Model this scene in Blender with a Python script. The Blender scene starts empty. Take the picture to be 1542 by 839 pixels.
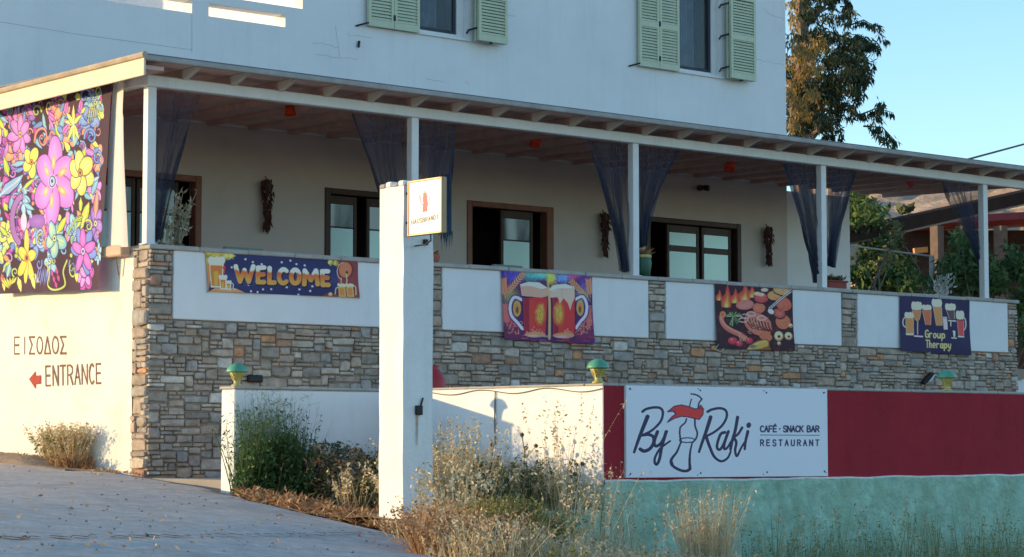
import bpy, math, random
import numpy as np
from mathutils import Vector, Matrix, noise

S = bpy.context.scene
COL = S.collection
R = random.Random(7)
NR = np.random.RandomState(7)

# ------------------------------------------------------------------ camera, light, exposure
W0, H0, FPX = 1542.0, 839.0, 3340.0          # photograph size, focal length in its pixels
PITCH = math.atan(242.5 / 3340.0)
YAW = math.atan2(3984.0, 3349.0)             # angle between the optical axis (in plan) and the facade
RV = Vector((math.sin(YAW), -math.cos(YAW), 0)); FV = Vector((math.cos(YAW), math.sin(YAW), 0))
EYE = -(RV * -3.81 + FV * 23.2)              # the terrace corner is the origin, z = 0 is eye level
cam_d = bpy.data.cameras.new("camera"); cam = bpy.data.objects.new("camera", cam_d); COL.objects.link(cam)
cam_d.sensor_width = 36; cam_d.lens = 36 * FPX / W0
cam_d.clip_start = 0.1; cam_d.clip_end = 3000
fw = FV * math.cos(PITCH) + Vector((0, 0, math.sin(PITCH)))
cam.location = EYE; cam.rotation_euler = fw.to_track_quat('-Z', 'Y').to_euler()
S.camera = cam

SUN_EL = 7.7
sun_from = -(RV * 1.0 + FV * -0.012).normalized()          # direction (plan) towards the sun: camera-left
wd = bpy.data.worlds.new("World"); S.world = wd; wd.use_nodes = True
nt = wd.node_tree; nt.nodes.clear()
sky = nt.nodes.new('ShaderNodeTexSky'); sky.sky_type = 'NISHITA'; sky.sun_disc = False
sky.sun_elevation = math.radians(SUN_EL)
sky.sun_rotation = math.atan2(sun_from.x, sun_from.y)
sky.air_density = 1.0; sky.dust_density = 0.1; sky.ozone_density = 2.8; sky.altitude = 50
bg = nt.nodes.new('ShaderNodeBackground'); bg.inputs[1].default_value = 0.15
wo = nt.nodes.new('ShaderNodeOutputWorld')
nt.links.new(sky.outputs[0], bg.inputs[0]); nt.links.new(bg.outputs[0], wo.inputs[0])
sl = bpy.data.lights.new("sun", 'SUN'); sl.energy = 2.0; sl.angle = math.radians(0.6); sl.color = (1.0, 0.70, 0.34)
so = bpy.data.objects.new("sun", sl); COL.objects.link(so)
sd = sun_from * math.cos(math.radians(SUN_EL)) + Vector((0, 0, math.sin(math.radians(SUN_EL))))
so.rotation_euler = sd.to_track_quat('Z', 'Y').to_euler(); so.location = (0, 0, 30)
S.view_settings.view_transform = 'Standard'; S.view_settings.look = 'None'
S.view_settings.exposure = 1.46; S.view_settings.gamma = 1.0

# ------------------------------------------------------------------ measuring helpers
def ray(px, py):
    u = (px - W0 / 2) / FPX; v = (H0 / 2 - py) / FPX
    return RV * u + FV * (math.cos(PITCH) - v * math.sin(PITCH)) + Vector((0, 0, math.sin(PITCH) + v * math.cos(PITCH)))
def atY(px, py, y):
    d = ray(px, py); return EYE + d * ((y - EYE.y) / d.y)
def atX(px, py, x):
    d = ray(px, py); return EYE + d * ((x - EYE.x) / d.x)
def atZ(px, py, z):
    d = ray(px, py); return EYE + d * ((z - EYE.z) / d.z)
def atD(px, py, dist):
    d = ray(px, py); return EYE + d * (dist / d.dot(FV))
def plan(x, z, h=0.0):                        # metres right of / ahead of the eye
    p = EYE + RV * x + FV * z; return Vector((p.x, p.y, h))
def lin(c):
    c = np.asarray(c, float) / 255.0
    return np.where(c <= 0.04045, c / 12.92, ((c + 0.055) / 1.055) ** 2.4)
SHADE = np.array((.25, .37, .50)); LIT = np.array((.98, .84, .60))
def alb(c, il=SHADE):                         # seen colour -> paint colour
    a = lin(c) / il; m = np.maximum(a.max(-1, keepdims=True), 1e-6)
    return np.clip(a * np.where(m > .86, (.86 / m) ** .7, 1.0), 0.004, 0.86)

# ------------------------------------------------------------------ materials
MATS = {}
def nd(t, k, **kw):
    n = t.nodes.new(k)
    for a, b in kw.items(): setattr(n, a, b)
    return n
def pmat(name, base, rough=0.8, var=0.12, scale=3.0, bump=0.0, bscale=60.0, metal=0.0, spec=0.3, hue=None,
         stain=0.0, streak=False, transl=0.0, alpha=None, per=None, coat=0.0):
    if name in MATS: return MATS[name]
    m = bpy.data.materials.new(name); m.use_nodes = True; t = m.node_tree; t.nodes.clear()
    out = nd(t, 'ShaderNodeOutputMaterial'); p = nd(t, 'ShaderNodeBsdfPrincipled')
    p.inputs['Roughness'].default_value = rough; p.inputs['Metallic'].default_value = metal
    p.inputs['Specular IOR Level'].default_value = spec
    if coat: p.inputs['Coat Weight'].default_value = coat
    tc = nd(t, 'ShaderNodeTexCoord')
    def noise_n(sc, det=5, rough_=0.6, vec=None, w=None):
        n = nd(t, 'ShaderNodeTexNoise'); n.inputs['Scale'].default_value = sc; n.inputs['Detail'].default_value = det
        n.inputs['Roughness'].default_value = rough_
        t.links.new(vec or tc.outputs['Object'], n.inputs['Vector']); return n
    b = np.asarray(base, float)
    col = None
    if per:                                   # list of colours picked per piece
        oi = nd(t, 'ShaderNodeObjectInfo'); ge = nd(t, 'ShaderNodeNewGeometry')
        a = nd(t, 'ShaderNodeMath', operation='ADD'); fr = nd(t, 'ShaderNodeMath', operation='FRACT')
        t.links.new(oi.outputs['Random'], a.inputs[0]); t.links.new(ge.outputs['Random Per Island'], a.inputs[1])
        t.links.new(a.outputs[0], fr.inputs[0])
        cr = nd(t, 'ShaderNodeValToRGB'); cr.color_ramp.interpolation = 'CONSTANT'
        e = cr.color_ramp.elements
        for i, (pos, c) in enumerate(per):
            el = e[i] if i < 2 else e.new(pos)
            el.position = pos; el.color = (*c, 1)
        t.links.new(fr.outputs[0], cr.inputs[0]); col = cr.outputs[0]
    mx = nd(t, 'ShaderNodeMix', data_type='RGBA', blend_type='MULTIPLY'); mx.inputs[0].default_value = 1.0
    n1 = noise_n(scale, 6, 0.65)
    rp = nd(t, 'ShaderNodeMapRange'); rp.inputs[1].default_value = 0.3; rp.inputs[2].default_value = 0.7
    rp.inputs[3].default_value = 1 - var; rp.inputs[4].default_value = 1 + var
    t.links.new(n1.outputs[0], rp.inputs[0])
    if col: t.links.new(col, mx.inputs[6])
    else: mx.inputs[6].default_value = (*b, 1)
    t.links.new(rp.outputs[0], mx.inputs[7])
    c_out = mx.outputs[2]
    if hue is not None:                       # drift towards a second colour in soft patches
        n2 = noise_n(scale * 0.37, 4); r2 = nd(t, 'ShaderNodeMapRange'); r2.inputs[1].default_value = 0.42; r2.inputs[2].default_value = 0.68
        t.links.new(n2.outputs[0], r2.inputs[0])
        m2 = nd(t, 'ShaderNodeMix', data_type='RGBA'); t.links.new(r2.outputs[0], m2.inputs[0])
        t.links.new(c_out, m2.inputs[6]); m2.inputs[7].default_value = (*hue, 1); c_out = m2.outputs[2]
    if stain > 0:                             # run-off streaks and blotches of dirt
        mp = nd(t, 'ShaderNodeMapping'); mp.inputs['Scale'].default_value = (7, 7, 0.55) if streak else (1.3, 1.3, 1.3)
        t.links.new(tc.outputs['Object'], mp.inputs[0])
        n3 = noise_n(1.0, 7, 0.7, mp.outputs[0]); r3 = nd(t, 'ShaderNodeMapRange')
        r3.inputs[1].default_value = 0.52; r3.inputs[2].default_value = 0.78; r3.inputs[3].default_value = 0; r3.inputs[4].default_value = stain
        t.links.new(n3.outputs[0], r3.inputs[0])
        m3 = nd(t, 'ShaderNodeMix', data_type='RGBA'); t.links.new(r3.outputs[0], m3.inputs[0])
        t.links.new(c_out, m3.inputs[6]); m3.inputs[7].default_value = (*(b * np.array((.45, .40, .34))), 1); c_out = m3.outputs[2]
    t.links.new(c_out, p.inputs['Base Color'])
    if bump > 0:
        n4 = noise_n(bscale, 6, 0.6); bp = nd(t, 'ShaderNodeBump'); bp.inputs['Strength'].default_value = 1.0; bp.inputs['Distance'].default_value = bump
        n5 = noise_n(bscale * 0.12, 3, 0.5); ad = nd(t, 'ShaderNodeMath', operation='ADD')
        t.links.new(n4.outputs[0], ad.inputs[0]); t.links.new(n5.outputs[0], ad.inputs[1])
        t.links.new(ad.outputs[0], bp.inputs['Height']); t.links.new(bp.outputs[0], p.inputs['Normal'])
    sh = p.outputs[0]
    if transl > 0:
        tr = nd(t, 'ShaderNodeBsdfTranslucent'); t.links.new(c_out, tr.inputs[0])
        ms = nd(t, 'ShaderNodeMixShader'); ms.inputs[0].default_value = transl
        t.links.new(sh, ms.inputs[1]); t.links.new(tr.outputs[0], ms.inputs[2]); sh = ms.outputs[0]
    if alpha is not None:                     # open weave
        tp = nd(t, 'ShaderNodeBsdfTransparent'); ms = nd(t, 'ShaderNodeMixShader')
        nn = noise_n(4.0, 3); rr = nd(t, 'ShaderNodeMapRange'); rr.inputs[3].default_value = alpha - .08; rr.inputs[4].default_value = alpha + .08
        t.links.new(nn.outputs[0], rr.inputs[0]); t.links.new(rr.outputs[0], ms.inputs[0])
        t.links.new(tp.outputs[0], ms.inputs[1]); t.links.new(sh, ms.inputs[2]); sh = ms.outputs[0]
    t.links.new(sh, out.inputs[0])
    MATS[name] = m; return m
def print_mat(name, rough=0.6, transl=0.0):
    if name in MATS: return MATS[name]
    m = bpy.data.materials.new(name); m.use_nodes = True; t = m.node_tree; p = t.nodes['Principled BSDF']; out = t.nodes['Material Output']
    a = nd(t, 'ShaderNodeAttribute'); a.attribute_name = 'print'
    p.inputs['Roughness'].default_value = rough; p.inputs['Specular IOR Level'].default_value = 0.25
    t.links.new(a.outputs['Color'], p.inputs['Base Color'])
    if transl:
        tr = nd(t, 'ShaderNodeBsdfTranslucent'); t.links.new(a.outputs['Color'], tr.inputs[0])
        ms = nd(t, 'ShaderNodeMixShader'); ms.inputs[0].default_value = transl
        t.links.new(p.outputs[0], ms.inputs[1]); t.links.new(tr.outputs[0], ms.inputs[2]); t.links.new(ms.outputs[0], out.inputs[0])
    MATS[name] = m; return m

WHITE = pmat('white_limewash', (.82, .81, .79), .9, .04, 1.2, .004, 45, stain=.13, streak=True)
WHITE2 = pmat('white_render', (.80, .79, .77), .85, .04, 2.0, .002, 70, stain=.10, streak=True)
SIDEW = pmat('cream_white_wall', (.80, .77, .68), .9, .07, 1.6, .010, 30, stain=.40)
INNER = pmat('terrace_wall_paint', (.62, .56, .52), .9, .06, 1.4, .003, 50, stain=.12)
METALW = pmat('white_painted_steel', (.76, .75, .72), .45, .06, 4, .0008, 80, stain=.20, streak=True)
ROOFW = pmat('rafter_paint', (.56, .38, .32), .7, .15, 5)
TAILW = pmat('rafter_tail_paint', (.66, .58, .48), .6, .10, 5)
BOARDS = pmat('ceiling_board', (.70, .47, .40), .7, .15, 4, .001, 60)
FASCIA = pmat('fascia_cream', (.72, .62, .44), .6, .08, 3, stain=.2)
LIP = pmat('roof_edge_metal', (.46, .36, .25), .6, .2, 5, stain=.3)
LIPD = pmat('roof_edge_dark', (.16, .15, .15), .6, .2, 5)
MORTAR = pmat('dark_mortar', (.30, .245, .195), .95, .25, 12, .004, 90)
STONE = pmat('schist_stone', (.42, .35, .28), .9, .34, 9, .012, 34, stain=.35, per=[
    (0.0, (.43, .34, .26)), (.15, (.35, .29, .23)), (.30, (.49, .40, .32)), (.42, (.40, .32, .26)), (.53, (.36, .315, .265)),
    (.61, (.52, .43, .34)), (.69, (.38, .345, .305)), (.77, (.46, .34, .25)), (.86, (.58, .29, .15)), (.90, (.42, .24, .16)), (.93, (.62, .56, .48)), (.97, (.29, .24, .20))])
COPE = pmat('coping_cement', (.42, .39, .35), .9, .15, 6, .004, 60, stain=.3)
BROWNW = pmat('brown_wood_frame', (.26, .11, .075), .55, .2, 6)
DARKW = pmat('dark_wood_frame', (.065, .038, .032), .5, .2, 6)
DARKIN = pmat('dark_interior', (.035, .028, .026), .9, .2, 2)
PANE = pmat('frosted_pane', (.27, .40, .43), .25, .05, 1.0, spec=.5, metal=.35)
GLASS = pmat('dark_window_glass', (.03, .045, .06), .06, .1, 2, spec=.9)
CURT = pmat('grey_blue_net', (.34, .46, .54), .8, .25, 5)
SHUT = pmat('sage_green_paint', (.56, .60, .42), .55, .06, 5, .0006, 60, stain=.15, streak=True)
IRON = pmat('black_iron', (.018, .017, .018), .5, .2, 12)
REDP = pmat('crimson_wall_paint', (.34, .020, .032), .9, .14, 1.6, .006, 40, stain=.34, streak=True)
TEALP = pmat('sea_green_wall_paint', (.38, .58, .45), .9, .22, 7, .055, 9, hue=(.31, .47, .33), stain=.45)
CEMENT = pmat('grey_cement_edge', (.70, .66, .60), .9, .2, 8, .004, 50)
FLOOR = pmat('terrace_floor_tile', (.30, .22, .17), .6, .15, 3)
SHEER = pmat('sheer_navy_fabric', (.085, .10, .155), .9, .15, 8, transl=.35, alpha=.40)
SHEER2 = pmat('sheer_navy_hem', (.05, .058, .10), .9, .15, 8, transl=.2, alpha=.85)
LAMPG = pmat('green_lamp_cap', (.10, .34, .21), .35, .12, 8, stain=.25, spec=.5)
LAMPY = pmat('yellow_lamp_stem', (.52, .42, .12), .4, .15, 8, spec=.5)
PEPPER = pmat('dried_pepper', (.07, .018, .014), .5, .3, 20)
CORD = pmat('cord', (.20, .15, .10), .9)
LAMPR = pmat('red_lamp_enamel', (.95, .09, .03), .4, .06, 8, spec=.5, transl=.25)
SIGNF = pmat('bronze_frame', (.30, .20, .12), .4, .1, 10, metal=.4)
DRY = pmat('dry_straw', (.5, .36, .17), .8, .15, 3, transl=.3, per=[(0, (.62, .48, .27)), (.3, (.72, .60, .38)), (.55, (.50, .34, .17)), (.75, (.78, .70, .52)), (.93, (.48, .44, .22))])
DRYB = pmat('dry_brown_leaf', (.3, .18, .09), .8, .15, 3, transl=.25, per=[(0, (.44, .24, .11)), (.35, (.56, .34, .17)), (.6, (.28, .15, .08)), (.85, (.64, .44, .24))])
GREENL = pmat('bush_leaf_green', (.08, .14, .04), .6, .15, 3, transl=.25, per=[(0, (.060, .125, .035)), (.3, (.095, .165, .045)), (.55, (.045, .085, .028)), (.8, (.13, .20, .06)), (.93, (.19, .22, .08))])
OLIVEL = pmat('olive_leaf', (.1, .12, .05), .6, .15, 3, transl=.25, per=[(0, (.10, .12, .04)), (.3, (.16, .16, .05)), (.55, (.06, .075, .03)), (.75, (.24, .22, .08)), (.9, (.14, .13, .06))])
YELLG = pmat('yellow_green_weed', (.3, .3, .08), .8, .15, 3, transl=.3, per=[(0, (.30, .27, .08)), (.3, (.40, .35, .12)), (.55, (.17, .18, .05)), (.75, (.50, .42, .18)), (.9, (.24, .22, .09))])
EUCA = pmat('eucalyptus_leaf', (.08, .11, .04), .55, .15, 3, transl=.2, per=[(0, (.035, .055, .022)), (.35, (.050, .070, .026)), (.6, (.028, .040, .018)), (.8, (.07, .08, .03)), (.95, (.14, .11, .045))])
EUCAO = pmat('sunlit_eucalyptus_leaf', (.2, .14, .05), .55, .15, 3, transl=.3, per=[(0, (.46, .28, .07)), (.35, (.34, .24, .06)), (.6, (.52, .26, .12)), (.8, (.22, .19, .06))])  # orange leaf tones carry low sunlight painted into the colour
BARK = pmat('bark', (.20, .15, .11), .9, .3, 10, .01, 30)
SOIL = pmat('dry_soil', (.30, .22, .15), .95, .25, 4, .02, 20, hue=(.32, .24, .17))
ROAD = pmat('worn_concrete', (.58, .50, .42), .92, .24, 11, .010, 34, hue=(.46, .40, .335), stain=.45)
COLW = pmat('column_render', (.80, .79, .76), .9, .06, 2.5, .008, 22, stain=.26, streak=True)

# ------------------------------------------------------------------ mesh building
class MB:
    def __init__(s): s.v = []; s.f = []; s.m = []
    def quad(s, a, b, c, d, m=0):
        n = len(s.v); s.v += [tuple(a), tuple(b), tuple(c), tuple(d)]; s.f.append((n, n + 1, n + 2, n + 3)); s.m.append(m)
    def tri(s, a, b, c, m=0):
        n = len(s.v); s.v += [tuple(a), tuple(b), tuple(c)]; s.f.append((n, n + 1, n + 2)); s.m.append(m)
    def hexa(s, p, m=0):                      # eight corners: four of one face, four of the opposite one
        n = len(s.v); s.v += [tuple(q) for q in p]
        for f in ((0, 3, 2, 1), (4, 5, 6, 7), (0, 1, 5, 4), (1, 2, 6, 5), (2, 3, 7, 6), (3, 0, 4, 7)):
            s.f.append(tuple(n + i for i in f)); s.m.append(m)
    def box(s, x0, x1, y0, y1, z0, z1, m=0):
        s.hexa([(x0, y0, z0), (x1, y0, z0), (x1, y1, z0), (x0, y1, z0), (x0, y0, z1), (x1, y0, z1), (x1, y1, z1), (x0, y1, z1)], m); return s
    def bbox(s, x0, x1, y0, y1, z0, z1, b=.01, m=0):  # box with bevelled edges
        n = len(s.v); b = min(b, (x1 - x0) * .45, (y1 - y0) * .45, (z1 - z0) * .45)
        P = {}
        for i, X in enumerate((x0, x1)):
            for j, Y in enumerate((y0, y1)):
                for k, Z in enumerate((z0, z1)):
                    sx, sy, sz = (1 - 2 * i) * b, (1 - 2 * j) * b, (1 - 2 * k) * b
                    P[i, j, k, 0] = len(s.v); s.v.append((X, Y + sy, Z + sz))
                    P[i, j, k, 1] = len(s.v); s.v.append((X + sx, Y, Z + sz))
                    P[i, j, k, 2] = len(s.v); s.v.append((X + sx, Y + sy, Z))
        fs = []
        for i in (0, 1): fs.append([P[i, 0, 0, 0], P[i, 1, 0, 0], P[i, 1, 1, 0], P[i, 0, 1, 0]][::(-1 if i == 0 else 1)])
        for j in (0, 1): fs.append([P[0, j, 0, 1], P[1, j, 0, 1], P[1, j, 1, 1], P[0, j, 1, 1]][::(1 if j == 0 else -1)])
        for k in (0, 1): fs.append([P[0, 0, k, 2], P[1, 0, k, 2], P[1, 1, k, 2], P[0, 1, k, 2]][::(-1 if k == 0 else 1)])
        for j in (0, 1):
            for k in (0, 1): fs.append([P[0, j, k, 1], P[1, j, k, 1], P[1, j, k, 2], P[0, j, k, 2]])
        for i in (0, 1):
            for k in (0, 1): fs.append([P[i, 0, k, 0], P[i, 1, k, 0], P[i, 1, k, 2], P[i, 0, k, 2]])
        for i in (0, 1):
            for j in (0, 1): fs.append([P[i, j, 0, 0], P[i, j, 1, 0], P[i, j, 1, 1], P[i, j, 0, 1]])
        for i in (0, 1):
            for j in (0, 1):
                for k in (0, 1): fs.append([P[i, j, k, 0], P[i, j, k, 1], P[i, j, k, 2]])
        c = Vector(((x0 + x1) / 2, (y0 + y1) / 2, (z0 + z1) / 2))
        for f in fs:
            q = [Vector(s.v[a]) for a in f]
            if (q[1] - q[0]).cross(q[2] - q[0]).dot(sum(q, Vector()) / len(q) - c) < 0: f = f[::-1]
            s.f.append(tuple(f)); s.m.append(m)
        return s
    def bar(s, a, b, w, h, m=0, up=(0, 0, 1)):
        a = Vector(a); b = Vector(b); d = (b - a).normalized(); u = Vector(up)
        r = d.cross(u); r = r.normalized() if r.length > 1e-5 else Vector((1, 0, 0)); u = r.cross(d).normalized()
        r *= w / 2; u *= h / 2
        s.hexa([a - r - u, a + r - u, a + r + u, a - r + u, b - r - u, b + r - u, b + r + u, b - r + u], m); return s
    def tube(s, pts, rad, n=8, m=0, cap=True):
        pts = [Vector(p) for p in pts]; k = len(pts)
        if not hasattr(rad, '__len__'): rad = [rad] * k
        st = len(s.v); prev = None
        for i, p in enumerate(pts):
            d = (pts[min(i + 1, k - 1)] - pts[max(i - 1, 0)])
            d = d.normalized() if d.length > 1e-9 else Vector((0, 0, 1))
            a = prev if prev is not None else (Vector((1, 0, 0)) if abs(d.x) < .8 else Vector((0, 1, 0)))
            a = (a - d * a.dot(d)).normalized(); prev = a; b = d.cross(a)
            for j in range(n):
                t = 2 * math.pi * j / n; s.v.append(tuple(p + (a * math.cos(t) + b * math.sin(t)) * rad[i]))
        for i in range(k - 1):
            for j in range(n):
                s.f.append((st + i * n + j, st + i * n + (j + 1) % n, st + (i + 1) * n + (j + 1) % n, st + (i + 1) * n + j)); s.m.append(m)
        if cap:
            s.f.append(tuple(st + j for j in range(n))[::-1]); s.m.append(m)
            s.f.append(tuple(st + (k - 1) * n + j for j in range(n))); s.m.append(m)
        return s
    def lathe(s, c, prof, n=20, m=0, ax=(0, 0, 1)):  # profile of (radius, height)
        c = Vector(c); q = Vector(ax).to_track_quat('Z', 'Y'); st = len(s.v)
        for r, h in prof:
            for j in range(n):
                t = 2 * math.pi * j / n; s.v.append(tuple(c + q @ Vector((r * math.cos(t), r * math.sin(t), h))))
        for i in range(len(prof) - 1):
            for j in range(n):
                s.f.append((st + i * n + j, st + i * n + (j + 1) % n, st + (i + 1) * n + (j + 1) % n, st + (i + 1) * n + j)); s.m.append(m)
        s.f.append(tuple(st + j for j in range(n))[::-1]); s.m.append(m)
        s.f.append(tuple(st + (len(prof) - 1) * n + j for j in range(n))); s.m.append(m)
        return s
    def blade(s, p, tip, w, bend=.0, seg=3, m=0):   # tapering grass blade
        p = Vector(p); tip = Vector(tip); d = tip - p
        side = d.cross(Vector((R.uniform(-1, 1), R.uniform(-1, 1), R.uniform(-.2, .2)))); side = side.normalized() if side.length > 1e-6 else Vector((1, 0, 0))
        st = len(s.v)
        for i in range(seg + 1):
            t = i / seg; c = p + d * t + Vector((0, 0, 1)) * bend * d.length * t * (1 - t) * 1.6; ww = w * (1 - t * .9)
            s.v.append(tuple(c - side * ww)); s.v.append(tuple(c + side * ww))
        for i in range(seg): s.f.append((st + 2 * i, st + 2 * i + 1, st + 2 * i + 3, st + 2 * i + 2)); s.m.append(m)
    def leaf(s, c, d, l, w, m=0):
        c = Vector(c); d = Vector(d).normalized(); a = d.cross(Vector((R.gauss(0, 1), R.gauss(0, 1), R.gauss(0, 1))))
        a = a.normalized() if a.length > 1e-6 else Vector((1, 0, 0)); n = len(s.v)
        s.v += [tuple(c), tuple(c + d * l * .45 + a * w), tuple(c + d * l), tuple(c + d * l * .45 - a * w)]
        s.f.append((n, n + 1, n + 2, n + 3)); s.m.append(m)
    def build(s, name, mats, parent=None, smooth=False, origin=None):
        if not isinstance(mats, (list, tuple)): mats = [mats]
        me = bpy.data.meshes.new(name)
        org = Vector(WL.get(parent.name, (0, 0, 0))) if parent else Vector(origin or (0, 0, 0))
        v = np.array(s.v, dtype=float).reshape(-1, 3) - np.array(org)
        me.from_pydata(v.tolist(), [], s.f)
        for q in mats: me.materials.append(q)
        if len(mats) > 1: me.polygons.foreach_set('material_index', s.m)
        if smooth: me.polygons.foreach_set('use_smooth', [True] * len(s.f))
        me.update()
        o = bpy.data.objects.new(name, me); COL.objects.link(o)
        if parent: o.parent = parent; WL[o.name] = tuple(org)
        else: o.location = org; WL[o.name] = tuple(org)
        return o
WL = {}
def thing(name, label, cat, loc=(0, 0, 0), group=None):
    o = bpy.data.objects.new(name, None); COL.objects.link(o); o.location = loc; o.empty_display_size = .2
    o['label'] = label; o['category'] = cat
    if group: o['group'] = group
    WL[o.name] = tuple(loc); return o
def tag(o, label, cat, group=None, kind=None):
    o['label'] = label; o['category'] = cat
    if group: o['group'] = group
    if kind: o['kind'] = kind
    return o
def struct(o): o['kind'] = 'structure'; return o
def stuff(o): o['kind'] = 'stuff'; return o
def bx(*a, m=0): return MB().box(*a, m=m)
def bb(*a, b=.01): return MB().bbox(*a, b=b)

def sheet(holes, x0, x1, z0, z1, y0, y1, mb=None, swap=False):
    """a wall slab with rectangular openings (x0,x1,z0,z1 each); swap=True builds it along Y"""
    mb = mb or MB()
    xs = sorted({x0, x1, *[h[0] for h in holes], *[h[1] for h in holes]}); zs = sorted({z0, z1, *[h[2] for h in holes], *[h[3] for h in holes]})
    xs = [x for x in xs if x0 - 1e-9 <= x <= x1 + 1e-9]; zs = [z for z in zs if z0 - 1e-9 <= z <= z1 + 1e-9]
    def solid(i, j):
        if i < 0 or j < 0 or i >= len(xs) - 1 or j >= len(zs) - 1: return False
        cx = (xs[i] + xs[i + 1]) / 2; cz = (zs[j] + zs[j + 1]) / 2
        return not any(h[0] < cx < h[1] and h[2] < cz < h[3] for h in holes)
    T = (lambda x, y, z: (y, x, z)) if swap else (lambda x, y, z: (x, y, z))
    for i in range(len(xs) - 1):
        for j in range(len(zs) - 1):
            if not solid(i, j): continue
            a, b, c, d = xs[i], xs[i + 1], zs[j], zs[j + 1]
            mb.quad(T(a, y0, c), T(b, y0, c), T(b, y0, d), T(a, y0, d)); mb.quad(T(b, y1, c), T(a, y1, c), T(a, y1, d), T(b, y1, d))
            if not solid(i - 1, j): mb.quad(T(a, y0, c), T(a, y0, d), T(a, y1, d), T(a, y1, c))
            if not solid(i + 1, j): mb.quad(T(b, y0, c), T(b, y1, c), T(b, y1, d), T(b, y0, d))
            if not solid(i, j - 1): mb.quad(T(a, y0, c), T(a, y1, c), T(b, y1, c), T(b, y0, c))
            if not solid(i, j + 1): mb.quad(T(a, y0, d), T(b, y0, d), T(b, y1, d), T(a, y1, d))
    return mb
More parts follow.
